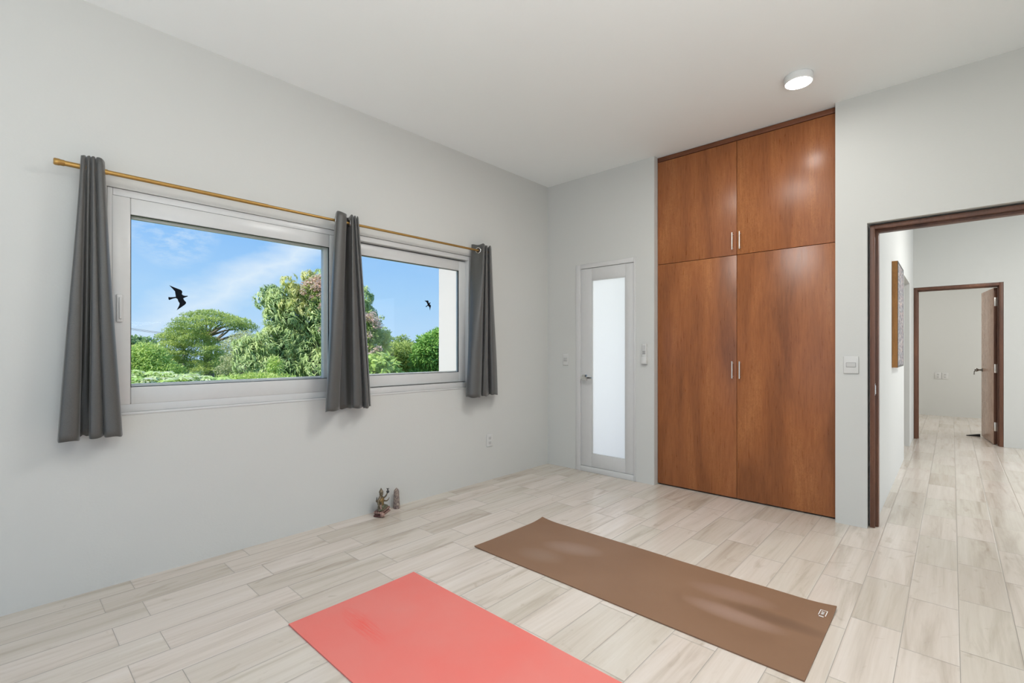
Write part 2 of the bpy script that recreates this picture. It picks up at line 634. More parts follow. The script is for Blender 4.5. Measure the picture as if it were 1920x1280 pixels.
e = 0.0
bm = bmesh.new()                                  # wall with window hole, four pieces
bm_box(bm, XR - TH, WX0, YL, YL + TH, -3.2, ZC)
bm_box(bm, WX1, XB + TH, YL, YL + TH, -3.2, ZC)
bm_box(bm, WX0, WX1, YL, YL + TH, -3.2, WZ0)
bm_box(bm, WX0, WX1, YL, YL + TH, WZ1, ZC)
struct(obj('wall_left', bm, M['wall']))

bm = bmesh.new()
bm_box(bm, XB, XB + TH, DY1, YL, 0, ZC)
bm_box(bm, XB, XB + TH, DY0, DY1, DZ, ZC)
bm_box(bm, XB, XB + TH, NY1, DY0, 0, ZC)
bm_box(bm, XB, XB + TH, OY1, NY0, 0, ZC)
bm_box(bm, XB, XB + TH, OY0, OY1, OZ, ZC)
bm_box(bm, XB, XB + TH, HYR, OY0, 0, ZC)
struct(obj('wall_back', bm, M['wall']))

bm = bmesh.new()                                  # closet shaft behind the wardrobe
bm_box(bm, XB + TH, 4.75, NY1, NY1 + 0.12, 0, ZC)
bm_box(bm, 4.66, 4.75, HY1 + 0.15, NY1, 0, ZC)
struct(obj('wall_closet', bm, M['wall']))

bm = bmesh.new()
bm_box(bm, XR - TH, XR, YR - TH, YL, 0, 0.1)
bm_box(bm, XR - TH, XR, YR - TH, YL, 2.6, ZC)
bm_box(bm, XR - TH, XR, YR - TH, -0.95, 0.1, 2.6)
bm_box(bm, XR - TH, XR, 2.45, YL, 0.1, 2.6)
struct(obj('wall_rear', bm, M['wall']))
bm = bmesh.new()
bm_box(bm, XR, -1.5, YR - TH, YR, 0, ZC)
bm_box(bm, 1.1, XB, YR - TH, YR, 0, ZC)
bm_box(bm, -1.5, 1.1, YR - TH, YR, 2.55, ZC)
bm_box(bm, -1.5, 1.1, YR - TH, YR, 0, 0.15)
struct(obj('wall_right', bm, M['wall']))

# hall and rooms beyond the doorway
LX0, LX1 = 6.80, 7.76
bm = bmesh.new()
bm_box(bm, XB + TH, LX0, HY1, HY1 + 0.15, 0, ZC)
bm_box(bm, LX1, HX1, HY1, HY1 + 0.15, 0, ZC)
bm_box(bm, LX0, LX1, HY1, HY1 + 0.15, 2.035, ZC)
struct(obj('wall_hall_left', bm, M['wall']))
bm = bmesh.new()
DX = HX1 + 0.13
bm_box(bm, HX1, DX, 0.385, 2.6, 0, ZC)
bm_box(bm, HX1, DX, -0.472, 0.385, 2.052, ZC)
bm_box(bm, HX1, DX, -0.645, -0.472, 0, ZC)
bm_box(bm, HX1, DX, -1.55, -0.645, 2.06, ZC)
bm_box(bm, HX1, DX, HYR, -1.55, 0, ZC)
struct(obj('wall_hall_end', bm, M['wall']))
bm = bmesh.new()
bm_box(bm, XB + TH, 4.3, HYR - TH, HYR, 0, ZC)
bm_box(bm, 8.4, 12.0, HYR - TH, HYR, 0, ZC)
bm_box(bm, 4.3, 8.4, HYR - TH, HYR, 2.7, ZC)
bm_box(bm, 4.3, 8.4, HYR - TH, HYR, 0, 0.1)
struct(obj('wall_hall_right', bm, M['wall']))
bm = bmesh.new()
bm_box(bm, BX, BX + TH, -2.6, 2.6, 0, ZC)
bm_box(bm, DX, BX, 2.5, 2.6, 0, ZC)
struct(obj('wall_bedroom_back', bm, M['wall']))
bm = bmesh.new()
bm_box(bm, 5.9, 6.0, HY1 + 0.15, 2.6, 0, ZC)
bm_box(bm, 6.0, HX1, 2.5, 2.6, 0, ZC)
struct(obj('wall_side_room', bm, M['wall']))
bm = bmesh.new()
bm_box(bm, DX, 9.0, -2.6, -2.5, 0, ZC)
bm_box(bm, 11.4, BX, -2.6, -2.5, 0, ZC)
bm_box(bm, 9.0, 11.4, -2.6, -2.5, 2.5, ZC)
bm_box(bm, 9.0, 11.4, -2.6, -2.5, 0, 0.3)
bm_box(bm, DX, 9.6, -0.66, -0.56, 0, ZC)
struct(obj('wall_bedroom_right', bm, M['wall']))

# exterior wing seen through the right pane
bm = bmesh.new()
bm_box(bm, 2.902, 3.10, YL + TH + 0.001, 3.632, -3.2, 4.6)
struct(obj('wall_outside_wing', bm, M['ext']))

# ------------------------------------------------------------------ window
bm = bmesh.new()
ring_frame(bm, WX0 + .002, WX1 - .002, WZ0 + .002, WZ1 - .002, 0.036, YL + 0.006, YL + 0.125, 0.003, wb=0.042, wl=.022)
ring_frame(bm, WX0 + .024, WX1 - .03, WZ0 + .04, WZ1 - .03, 0.05, YL + 0.098, YL + 0.124, 0.003, wt=0.097, wb=0.104, wl=.02, wr=0.02)
win = struct(obj('window_1', bm, M['upvc'], smooth='auto'))
bm = bmesh.new()
bm_box(bm, WX0 - .0, WX1 + .0, YL - 0.004, YL + 0.03, WZ0 - 0.012, WZ0 + 0.002, 0.003)
obj('window_sill', bm, M['upvc'], win, smooth='auto')


def sash(x0, x1, z0, z1, y0, y1, wl, wr, wt, wb):
    bm = bmesh.new()
    ring_frame(bm, x0, x1, z0, z1, 0.08, y0, y1, 0.005, wt, wb, wl, wr)
    s = obj('sash', bm, M['upvc'], win, smooth='auto')
    gx0, gx1, gz0, gz1 = x0 + wl, x1 - wr, z0 + wb, z1 - wt
    yc = (y0 + y1) / 2
    bm = bmesh.new()
    ring_frame(bm, gx0 - .001, gx1 + .001, gz0 - .001, gz1 + .001, 0.0035, y0 + 0.004, yc - 0.003, 0)
    obj('gasket', bm, M['gasket'], s)
    bm = bmesh.new()
    bm_box(bm, gx0 - .006, gx1 + .006, yc - .002, yc + .002, gz0 - .006, gz1 + .006)
    obj('glass_pane', bm, M['glass'], s)
    return s


s1 = sash(0.408, 1.655, 0.918, 1.998, YL + 0.003, YL + 0.043, 0.076, 0.088, 0.087, 0.090)
s2 = sash(1.548, 2.862, 0.925, 1.992, YL + 0.050, YL + 0.090, 0.107, 0.078, 0.087, 0.085)
# pull handle on the left stile
bm = bmesh.new()
bm_box(bm, 0.424, 0.452, YL - 0.008, YL + 0.006, 1.345, 1.490, 0.006, 3)
bm_box(bm, 0.434, 0.446, YL - 0.016, YL - 0.004, 1.362, 1.474, 0.004, 3)
obj('pull_handle', bm, M['upvc'], s1, smooth='auto')


def decal(c, pts, label, s=1.0):
    bm = bmesh.new()
    vs = [bm.verts.new((c[0] + x * s, c[1], c[2] + z * s)) for x, z in pts]
    f = bm.faces.new(vs)
    r = bmesh.ops.extrude_face_region(bm, geom=[f])
    for v in r['geom']:
        if isinstance(v, bmesh.types.BMVert):
            v.co.y -= 0.0006
    bmesh.ops.triangulate(bm, faces=bm.faces[:])
    o = obj('bird_decal', bm, M['decal'])
    return tag(o, label, 'window decal')


B1 = [(-0.044, 0.0638), (-0.019, 0.0538), (0.011, 0.0428), (0.017, 0.0358), (0.017, 0.0278), (0.015, 0.0198), (0.021, 0.0138), (0.029, 0.0118), (0.044, 0.0128), (0.042, 0.0078), (0.031, 0.0028), (0.022, -0.0032), (0.026, -0.0132), (0.035, -0.0232), (0.035, -0.0312), (0.029, -0.0392), (0.011, -0.0552), (-0.009, -0.0722), (0.003, -0.0442), (0.005, -0.0332), (-0.002, -0.0202), (-0.005, -0.0092), (-0.013, -0.0042), (-0.027, -0.0092), (-0.043, -0.0182), (-0.047, -0.0132), (-0.047, -0.0012), (-0.039, -0.0022), (-0.025, -0.0002), (-0.013, 0.0028), (-0.015, 0.0188), (-0.017, 0.0328), (-0.028, 0.0458)]
B2 = [(-0.0411, 0.0307), (-0.0041, 0.0357), (0.0029, 0.0307), (0.0029, 0.0187), (0.0109, 0.0157), (0.0219, 0.0227), (0.0249, 0.0197), (0.0149, 0.0067), (0.0269, -0.0033), (0.0279, -0.0103), (0.0219, -0.0283), (0.0169, -0.0483), (0.0139, -0.0313), (0.0129, -0.0203), (-0.0031, -0.0073), (-0.0111, -0.0133), (-0.0201, -0.0203), (-0.0261, -0.0183), (-0.0251, -0.0133), (-0.0161, -0.0093), (-0.0081, -0.0023), (-0.0071, 0.0037), (-0.0151, 0.0167), (-0.0221, 0.0237)]
decal((0.698, YL + 0.0208, 1.496), B1, 'black bird silhouette sticker, the larger one, on the left window pane')
decal((2.462, YL + 0.0678, 1.582), B2, 'black bird silhouette sticker, the smaller one, on the right window pane')

# ------------------------------------------------------------------ curtain rod and curtains
RY, RZ = 3.065, 2.079
rod = empty('curtain_rod', (0.19, RY, RZ))
tag(rod, 'brass curtain rod above the window carrying three grey curtains', 'curtain rod')


def local(o, loc):
    """keep a part modelled in world coordinates where it is under a moved thing"""
    o.matrix_parent_inverse = Matrix.Translation(-Vector(loc))
    return o


RL = (0.19, RY, RZ)
bm = tube([(0.19, RY, RZ), (0.37, RY, RZ)], 0.0122, 20)
local(obj('rod_tube', bm, M['brass'], rod, 'auto'), RL)
bm = bmesh.new()
bm_tube(bm, [(0.37, RY, RZ), (1.13, RY, RZ)], 0.0108, 20)
bm_tube(bm, [(1.13, RY, RZ), (2.985, RY, RZ)], 0.0088, 20)
local(obj('rod_tube', bm, M['brass'], rod, 'auto'), RL)
bm = bmesh.new()
bm_tube(bm, [(0.186, RY, RZ), (0.190, RY, RZ), (0.205, RY, RZ), (0.209, RY, RZ), (0.222, RY, RZ), (0.225, RY, RZ)],
        [0.013, 0.0158, 0.0158, 0.0142, 0.0142, 0.0125], 24)
local(obj('finial', bm, M['brass'], rod, 'auto'), RL)
bm = tube([(2.985, RY, RZ), (2.998, RY, RZ)], 0.012, 20)
local(obj('finial', bm, M['brass'], rod, 'auto'), RL)
bm = tube([(0.367, RY, RZ), (0.379, RY, RZ)], [0.0128, 0.0128], 20)
local(obj('collar', bm, M['brass'], rod, 'auto'), RL)
for bx in (0.329, 1.70, 2.97):
    bm = bmesh.new()
    bm_box(bm, bx - .012, bx + .012, YL - 0.003, YL - 0.0002, RZ - 0.06, RZ - 0.005, 0.001)
    bm_box(bm, bx - .005, bx + .005, RY, YL - 0.002, RZ - 0.024, RZ - 0.013, 0.001)
    local(obj('bracket', bm, M['brass'], rod, 'auto'), RL)

L_TOP = [(0.287, 3.1), (0.28, 3.045), (0.284, 3.03), (0.292, 3.035), (0.3, 3.07), (0.305, 3.11), (0.302, 3.07), (0.302, 3.035), (0.31, 3.035), (0.317, 3.07), (0.322, 3.11), (0.319, 3.07), (0.318, 3.035), (0.327, 3.035), (0.335, 3.07), (0.34, 3.11), (0.337, 3.07), (0.337, 3.035), (0.352, 3.03), (0.364, 3.05), (0.37, 3.08), (0.371, 3.11)]
L_BOT = [(0.203, 3.11), (0.198, 3.05), (0.205, 3.02), (0.255, 3.02), (0.271, 3.05), (0.276, 3.11), (0.283, 3.115), (0.293, 3.12), (0.306, 3.12), (0.316, 3.118), (0.319, 3.11), (0.314, 3.06), (0.317, 3.03), (0.352, 3.03), (0.365, 3.06), (0.373, 3.11), (0.365, 3.06), (0.367, 3.025), (0.401, 3.02), (0.423, 3.035), (0.434, 3.07), (0.434, 3.11)]
M_TOP = [(1.589, 3.115), (1.568, 3.065), (1.556, 3.02), (1.579, 3.005), (1.617, 3.02), (1.645, 3.065), (1.665, 3.11), (1.672, 3.1), (1.67, 3.075), (1.663, 3.04), (1.665, 3.025), (1.684, 3.045), (1.716, 3.1), (1.693, 3.05), (1.69, 3.03), (1.714, 3.06), (1.739, 3.1), (1.711, 3.04), (1.725, 3.05)]
M_BOT = [(1.519, 3.11), (1.489, 3.06), (1.472, 3.0), (1.502, 2.98), (1.553, 3.0), (1.587, 3.05), (1.614, 3.11), (1.639, 3.12), (1.669, 3.11), (1.676, 3.07), (1.672, 3.02), (1.717, 3.015), (1.779, 3.08), (1.766, 3.05), (1.77, 3.02), (1.792, 3.03), (1.814, 3.06), (1.815, 3.05), (1.837, 3.07)]
R_TOP = [(2.857, 3.12), (2.872, 3.095), (2.892, 3.065), (2.901, 3.03), (2.901, 3.01), (2.923, 3.02), (3.001, 3.1), (2.956, 3.04), (2.959, 3.03), (2.986, 3.05), (3.038, 3.1), (2.996, 3.04), (2.999, 3.03), (3.042, 3.06), (3.085, 3.11)]
R_BOT = [(2.8, 3.12), (2.758, 3.08), (2.75, 3.03), (2.796, 3.0), (2.849, 3.01), (2.891, 3.04), (2.954, 3.1), (2.917, 3.04), (2.937, 3.02), (2.992, 3.05), (3.048, 3.1), (3.016, 3.04), (3.043, 3.02), (3.115, 3.05), (3.162, 3.11)]


def catmull(pts, per=7):
    out = []
    n = len(pts)
    for i in range(n - 1):
        p0, p1, p2, p3 = [np.array(pts[max(0, min(n - 1, j))]) for j in (i - 1, i, i + 1, i + 2)]
        for k in range(per):
            t = k / per
            out.append(0.5 * ((2 * p1) + (-p0 + p2) * t + (2 * p0 - 5 * p1 + 4 * p2 - p3) * t * t + (-p0 + 3 * p1 - 3 * p2 + p3) * t ** 3))
    out.append(np.array(pts[-1]))
    return np.array(out)


def curtain(top, bot, zt, zb, rings, label, power, seed):
    rnd = random.Random(seed)
    c = empty('curtain', (float(top[0][0]), RY, zb))
    tag(c, label, 'curtain', 'grommet curtains on the brass rod')
    a, b = catmull(top), catmull(bot)
    rows = 46
    n = len(a)
    ph = [rnd.uniform(0, 6) for _ in range(3)]
    V, F = [], []
    for i in range(rows + 1):
        t = i / rows
        w = t ** power
        z = zt + (zb - zt) * t
        for j in range(n):
            x, y = a[j] * (1 - w) + b[j] * w
            s = j / n
            x += 0.003 * t * math.sin(5 * t + ph[0] + 9 * s)
            y += 0.004 * t * math.sin(7 * t + ph[1] + 14 * s)
            y = min(y, YL - 0.012)
            zz = z
            if i == 0:
                zz += 0.004 * math.sin(30 * s + ph[2])
            if i == rows:
                zz += 0.005 * math.sin(17 * s + ph[2]) + 0.0025 * math.sin(61 * s)
            V.append((x, y, zz))
    for i in range(rows):
        for j in range(n - 1):
            k = i * n + j
            F.append((k, k + 1, k + n + 1, k + n))
    me = bpy.data.meshes.new('fabric')
    me.from_pydata(V, [], F)
    f = mobj('fabric', me, M['curtain'], c, True)
    f.matrix_parent_inverse = Matrix.Translation(-c.location)
    md = f.modifiers.new('thickness', 'SOLIDIFY')
    md.thickness = 0.0016
    # stitched hem
    V2, F2 = [], []
    for k, zz in enumerate((zb + 0.034, zb + 0.031)):
        w = 1 - 0.03
        for j in range(n):
            x, y = a[j] * (1 - w) + b[j] * w
            V2.append((x, y - 0.0022, zz))
    tz = (zt - RZ) / (zt - zb)
    prof = a * (1 - tz ** power) + b * tz ** power
    for (i0, i1) in rings:                       # where the cloth crosses the rod between two profile points
        seg = prof[i0 * 7:i1 * 7 + 1]
        q = int(np.argmin(np.abs(seg[:, 1] - RY)))
        q = max(1, min(len(seg) - 2, q))
        p = seg[q]
        tg = seg[q + 1] - seg[q - 1]
        ax = Vector((tg[1], -tg[0], 0)).normalized()
        if ax.dot(Vector((-p[0], -p[1], 0))) < 0:
            ax = -ax
        pc = Vector((p[0], p[1], RZ)) + ax * 0.003
        bm = bmesh.new()
        bm_torus(bm, pc, ax, 0.0225, 0.0044, 36, 10, 0.8)
        g = obj('grommet', bm, M['chrome'], c, True)
        g.matrix_parent_inverse = Matrix.Translation(-c.location)
        g['label'] = 'silver metal grommet'
        bm = bmesh.new()
        bm_tube(bm, [pc - ax * 0.001, pc + ax * 0.0008], 0.020, 28)
        obj('grommet_shade_disc', bm, M['inside'], g)  # dark disc standing in for the shade inside the ring's hole
    return c


curtain(L_TOP, L_BOT, 2.128, 0.780, [], 'dark grey curtain hanging at the left end of the brass rod', 1.12, 3)
curtain(M_TOP, M_BOT, 2.128, 0.798, [(0, 2), (7, 9)],
        'grey curtain hanging between the two window panes', 0.95, 5)
curtain(R_TOP, R_BOT, 2.132, 0.800, [(1, 3)],
        'grey curtain hanging at the right end of the brass rod', 1.0, 8)

# ------------------------------------------------------------------ balcony door (door_1)
d1o = None
bm = bmesh.new()
# frame: jambs and head, projecting slightly into the room
bm_box(bm, XB - 0.006, XB + 0.10, DY1 - 0.056, DY1 - .001, 0.0, DZ - .001, 0.003)
bm_box(bm, XB - 0.006, XB + 0.10, DY0 + .001, DY0 + 0.020, 0.0, DZ - .001, 0.003)
bm_box(bm, XB - 0.0055, XB + 0.0995, DY0 + 0.020, DY1 - 0.056, DZ - 0.045, DZ - .001, 0.003)
bm_box(bm, XB - 0.0055, XB + 0.0995, DY0 + 0.020, DY1 - 0.056, 0.0, 0.052, 0.003)
d1o = struct(obj('door_1', bm, M['lacquer'], smooth='auto'))
LY0, LY1, LZ0, LZ1 = 2.152, 2.737, 0.055, 2.010
GY0, GY1, GZ0, GZ1 = 2.240, 2.610, 0.180, 1.893
bm = bmesh.new()
for (a0, a1, b0, b1) in ((LY0, GY0, LZ0, LZ1), (GY1, LY1, LZ0, LZ1), (GY0, GY1, LZ0, GZ0), (GY0, GY1, GZ1, LZ1)):
    k = 0.0005 if a0 == GY0 else 0
    bm_box(bm, XB + 0.004 + k, XB + 0.048 - k, a0, a1, b0, b1, 0.0025)
leaf = obj('door_leaf', bm, M['lacquer'], d1o, 'auto')
bm = bmesh.new()
for (a0, a1, b0, b1) in ((GY0 - .001, GY0 + .007, GZ0, GZ1), (GY1 - .010, GY1 + .001, GZ0, GZ1), (GY0, GY1, GZ0 - .001, GZ0 + .008), (GY0, GY1, GZ1 - .008, GZ1 + .001)):
    bm_box(bm, XB + 0.006, XB + 0.018, a0, a1, b0, b1, 0.002)
obj('glazing_bead', bm, M['upvc'], leaf, 'auto')
bm = box(XB + 0.019, XB + 0.027, GY0 - .004, GY1 + .004, GZ0 - .004, GZ1 + .004)
obj('glass_pane', bm, M['frost'], leaf)['label'] = 'frosted white glass pane'
# lever handle: square rose, neck, lever towards the hinge side
bm = bmesh.new()
hy, hz = 2.690, 0.930
bm_box(bm, XB - 0.006, XB + 0.005, hy - 0.029, hy + 0.029, hz - 0.030, hz + 0.030, 0.002)
bm_tube(bm, [(XB - 0.004, hy, hz), (XB - 0.038, hy, hz)], 0.010, 16)
bm_box(bm, XB - 0.052, XB - 0.036, hy - 0.125, hy + 0.014, hz - 0.011, hz + 0.011, 0.004, 3)
o = obj('door_handle', bm, M['chrome'], leaf, 'auto')
o['label'] = 'chrome lever handle on a square plate'
# ------------------------------------------------------------------ wardrobe
FX = XB + 0.062                                     # face of the doors
ward = empty('wardrobe', (FX, 1.27, 0.0))
tag(ward, 'tall built-in varnished wooden wardrobe with four doors', 'wardrobe')
WL = (FX, 1.27, 0.0)
wy0, wy1, wmid = NY0 + 0.004, NY1 - 0.004, 1.272
bm = bmesh.new()
bm_box(bm, FX + 0.02, FX + 0.55, wy0, wy0 + 0.018, 0.0, ZC - 0.006)
bm_box(bm, FX + 0.02, FX + 0.55, wy1 - 0.018, wy1, 0.0, ZC - 0.006)
bm_box(bm, FX + 0.53, FX + 0.55, wy0 + .018, wy1 - .018, 0.0, ZC - 0.006)
bm_box(bm, FX + 0.045, FX + 0.53, wy0 + .018, wy1 - .018, 1.958, 1.980)
bm_box(bm, FX + 0.045, FX + 0.53, wy0 + .018, wy1 - .018, 0.0, 0.03)
bm_box(bm, FX + 0.022, FX + 0.53, wmid - 0.009, wmid + 0.009, 0.03, ZC - 0.07)
local(obj('carcass', bm, M['inside'], ward), WL)
bm = box(FX - 0.002, FX + 0.020, wy0, wy1, 2.888, ZC - 0.004, bev=0.001)
local(obj('top_rail', bm, M['cabd'], ward, 'auto'), WL)
spec = [(wy0, wmid - 0.0015, 1.9705, 2.884), (wmid + 0.0015, wy1, 1.9705, 2.884),
        (wy0, wmid - 0.0015, 0.012, 1.9665), (wmid + 0.0015, wy1, 0.012, 1.9665)]
for i, (a0, a1, b0, b1) in enumerate(spec):
    bm = bmesh.new()
    bm_box(bm, -0.0, 0.020, -(a1 - a0) / 2, (a1 - a0) / 2, -(b1 - b0) / 2, (b1 - b0) / 2, 0.0012)
    d = obj('door', bm, M['cab'], ward, 'auto')
    dl = (FX, (a0 + a1) / 2, (b0 + b1) / 2)
    d.location = Vector(dl) - Vector(WL)
    side = (a0 > wmid)
    hy = (wmid + 0.028) if side else (wmid - 0.028)
    z0, z1 = ((2.010, 2.148) if i < 2 else (0.975, 1.113))
    bm = bmesh.new()
    hx = -0.030
    bm_tube(bm, [(hx, 0, z0), (hx, 0, z1)], 0.0055, 14)
    for zz in (z0 + 0.014, z1 - 0.014):
        bm_tube(bm, [(hx, 0, zz), (0.0005, 0, zz)], 0.0042, 10)
    h = obj('handle', bm, M['steel'], d, 'auto')
    h['label'] = 'brushed metal bar handle'
    h.location = (0, hy - dl[1], -dl[2])

# ------------------------------------------------------------------ hall doorway frame (door_2)
bm = bmesh.new()
fy = OY1 - 0.010
def doorframe(bm, x0, x1, x2, yL, yR, zt, t1, t2):
    """x0-x1 thin rebate, x1-x2 stop: left jamb, right jamb, head"""
    bm_box(bm, x0, x1, yL - t1, yL, 0, zt, 0.0015)
    bm_box(bm, x1, x2, yL - t2, yL, 0, zt, 0.0015)
    bm_box(bm, x0, x1, yR, yR + t1, 0, zt, 0.0015)
    bm_box(bm, x1, x2, yR, yR + t2, 0, zt, 0.0015)
    bm_box(bm, x0 + .0004, x1, yR + t1, yL - t1, zt - t1, zt, 0.0015)
    bm_box(bm, x1, x2 - .0004, yR + t2, yL - t2, zt - t2, zt, 0.0015)
doorframe(bm, XB + 0.045, XB + 0.085, XB + 0.145, OY1 - 0.011, OY0 + 0.011, OZ - 0.011, 0.027, 0.043)
d2 = struct(obj('door_2', bm, M['jamb'], smooth='auto'))
bm = bmesh.new()
bm_box(bm, XB + 0.046, XB + 0.083, OY1 - 0.0395, OY1 - 0.0378, 0.895, 0.975, 0.0006)
bm_box(bm, XB + 0.048, XB + 0.060, OY1 - 0.0425, OY1 - 0.039, 0.905, 0.965, 0.0015)
o = obj('strike_plate', bm, M['chrome'], d2)
o['label'] = 'metal strike plate'

# ------------------------------------------------------------------ bedroom door (door_3)
bm = bmesh.new()
doorframe(bm, HX1 + 0.002, HX1 + 0.05, HX1 + 0.128, 0.383, -0.470, 2.050, 0.036, 0.048)
d3 = struct(obj('door_3', bm, M['jamb'], smooth='auto'))
hinge_pt = Vector((HX1 + 0.134, -0.430, 0))
bm = bmesh.new()
bm_box(bm, 0.0, 0.72, 0.0, 0.040, 0.008, 1.998, 0.0015)
lf = obj('door_leaf', bm, M['leafwood'], d3, 'auto')
lf.location = hinge_pt
lf.rotation_euler = (0, 0, math.radians(7.0))
bm = bmesh.new()
bm_box(bm, -0.0012, -0.0002, 0.0, 0.040, 0.008, 1.998)
obj('edge_band', bm, M['jamb'], lf)
bm = bmesh.new()
for zc in (0.23, 0.97, 1.82):
    bm_box(bm, -0.0035, 0.0, 0.006, 0.036, zc - 0.055, zc + 0.055, 0.0008)
    bm_tube(bm, [(-0.006, 0.0, zc - 0.055), (-0.006, 0.0, zc + 0.055)], 0.006, 10)
hg = obj('hinge', bm, M['steel'], lf, 'auto')
bm = bmesh.new()
lathe([(0, 0), (0.026, 0), (0.026, 0.006), (0.018, 0.012), (0.012, 0.014), (0.012, 0.04), (0.022, 0.05), (0.026, 0.065), (0.020, 0.078), (0, 0.082)], 24, bm=bm)
for v in bm.verts:
    x, y, z = v.co
    v.co = Vector((x + 0.655, 0.040 + z, y + 0.93))
bm_box(bm, 0.615, 0.672, 0.098, 0.112, 0.918, 0.938, 0.003)
bm_tube(bm, [(0.655, 0.105, 0.925), (0.655, 0.122, 0.915), (0.655, 0.124, 0.88), (0.655, 0.124, 0.865)], [0.006, 0.006, 0.005, 0.009], 10)
h = obj('door_handle', bm, M['pewter'], lf, 'auto')
h['label'] = 'ornate pewter lever handle with key'

bm = bmesh.new()
v = [(0, -.018, 0), (0.14, -.018, 0), (0.14, .018, 0), (0, .018, 0), (0.14, -.018, .034), (0.14, .018, .034), (0, -.018, .006), (0, .018, .006)]
v = [bm.verts.new(p) for p in v]
for f in ((0, 1, 2, 3), (1, 4, 5, 2), (0, 3, 7, 6), (6, 7, 5, 4), (0, 6, 4, 1), (3, 2, 5, 7)):
    bm.faces.new([v[i] for i in f])
o = obj('door_stop', bm, M['gasket'])
o.location = (9.30, -0.150, 0.0005)
o.rotation_euler = (0, 0, math.radians(-80))
tag(o, 'small dark wedge door stop on the floor at the foot of the open bedroom door', 'door stop')


# ------------------------------------------------------------------ electrical plates
def plate(name, w, h, t, r=0.004):
    """a plate in the y-z plane facing -x, origin at its centre on the wall"""
    bm = bmesh.new()
    bm_box(bm, -t, 0, -w / 2, w / 2, -h / 2, h / 2, min(r, t * 0.45), 3)
    return bm


def light_switch(loc, label, w, h):
    o = obj('light_switch', plate('p', w, h, 0.009), M['plastic'], smooth='auto')
    o.location = loc
    tag(o, label, 'light switch')
    bm = bmesh.new()
    bm_box(bm, -0.0115, -0.0085, -w * 0.30, w * 0.30, -0.014, 0.014, 0.001)
    r = obj('rocker', bm, M['plastic2'], o, 'auto')
    bm = bmesh.new()
    for s in (-1, 1):
        bm_box(bm, -0.0094, -0.0086, -w * 0.315, w * 0.315, s * 0.0152 - .0008, s * 0.0152 + .0008)
        bm_box(bm, -0.0094, -0.0086, s * w * 0.31 - .0008, s * w * 0.31 + .0008, -0.015, 0.015)
    obj('rocker_gap', bm, M['slot'], o)
    return o


light_switch((XB - 0.0002, 2.918, 1.106), 'small white light switch between the room corner and the glass door', 0.066, 0.115)
light_switch((XB - 0.0002, 0.509, 1.101), 'square white light switch between the wardrobe and the doorway', 0.086, 0.118)


def outlet(loc, rz, label, group=None, w=0.078, h=0.116):
    root = obj('electrical_outlet', plate('p', w, h, 0.008), M['plastic'], smooth='auto')
    root.location = loc
    root.rotation_euler = (0, 0, rz)
    tag(root, label, 'electrical outlet', group)
    for s in (-1, 1):
        bm = bmesh.new()
        bm_box(bm, -0.0095, -0.0075, -0.016, 0.016, s * 0.022 - 0.014, s * 0.022 + 0.014, 0.0008)
        f = obj('socket', bm, M['plastic2'], root, 'auto')
        bm = bmesh.new()
        for sy in (-1, 1):
            bm_box(bm, -0.0099, -0.0092, sy * 0.0065 - .0011, sy * 0.0065 + .0011, s * 0.022 - 0.001, s * 0.022 + 0.007)
        bm_tube(bm, [(-0.0092, 0, s * 0.022 - 0.008), (-0.0099, 0, s * 0.022 - 0.008)], 0.0024, 10)
        obj('slots', bm, M['slot'], f)
    return root


outlet((3.112, YL - 0.0002, 0.368), -PI / 2 + PI, 'white double socket low on the window wall near the corner')
for o in bpy.data.objects:
    if o.name == 'electrical_outlet':
        o.rotation_euler = (0, 0, PI / 2)
G = 'outlets side by side on the bedroom wall'
outlet((BX - 0.0002, 0.190, 0.735), 0, 'left of the two white outlets on the far bedroom wall', G, 0.09, 0.12)
outlet((BX - 0.0002, 0.094, 0.735), 0, 'right of the two white outlets on the far bedroom wall', G, 0.09, 0.12)

# remote control in its wall holder
o = obj('remote_control', box(-0.024, -0.006, -0.021, 0.021, -0.088, 0.088, bev=0.004, seg=3), M['plastic'], smooth='auto')
o.location = (XB - 0.0, 2.037, 1.171)
tag(o, 'white remote control held on the wall between glass door and wardrobe', 'remote control')
obj('screen', box(-0.0248, -0.0238, -0.013, 0.013, 0.035, 0.075, bev=0.0004), M['plastic2'], o)
bm = bmesh.new()
for r_ in range(3):
    for c_ in range(2):
        bm_box(bm, -0.0258, -0.0235, -0.012 + c_ * 0.015, -0.003 + c_ * 0.015, -0.004 + r_ * 0.011, 0.003 + r_ * 0.011, 0.0008)
obj('buttons', bm, M['slot'], o)
hb = bmesh.new()
bm_box(hb, -0.029, -0.0002, -0.025, 0.025, -0.094, -0.030, 0.003)
bm_box(hb, -0.006, -0.0002, -0.022, 0.022, -0.094, 0.06, 0.001)
obj('wall_holder', hb, M['plastic'], o, 'auto')

# ------------------------------------------------------------------ ceiling light
cl = empty('ceiling_light', (3.44, 0.712, ZC))
tag(cl, 'round white surface-mounted ceiling lamp, lit, in front of the wardrobe', 'ceiling light')
bm = lathe([(0, -0.0005), (0.079, -0.0005), (0.081, -0.004), (0.081, -0.040), (0.077, -0.044), (0.072, -0.044), (0.072, -0.040), (0, -0.040)], 64)
obj('housing', bm, M['lampbody'], cl, 'auto')
mm, t, b = material('lit_diffuser')
sock(b, t, 'Base Color', (0.9, 0.9, 0.9))
co = N(t, 'ShaderNodeTexCoord')
gr = N(t, 'ShaderNodeTexNoise', Scale=3.0)
t.links.new(co.outputs['Object'], gr.inputs['Vector'])
t.links.new(ramp(t, gr.outputs[0], [(0.0, (1, 0.98, 0.94)), (1.0, (1, 1, 0.98))]), b.inputs['Emission Color'])
b.inputs['Emission Strength'].default_value = 18.0
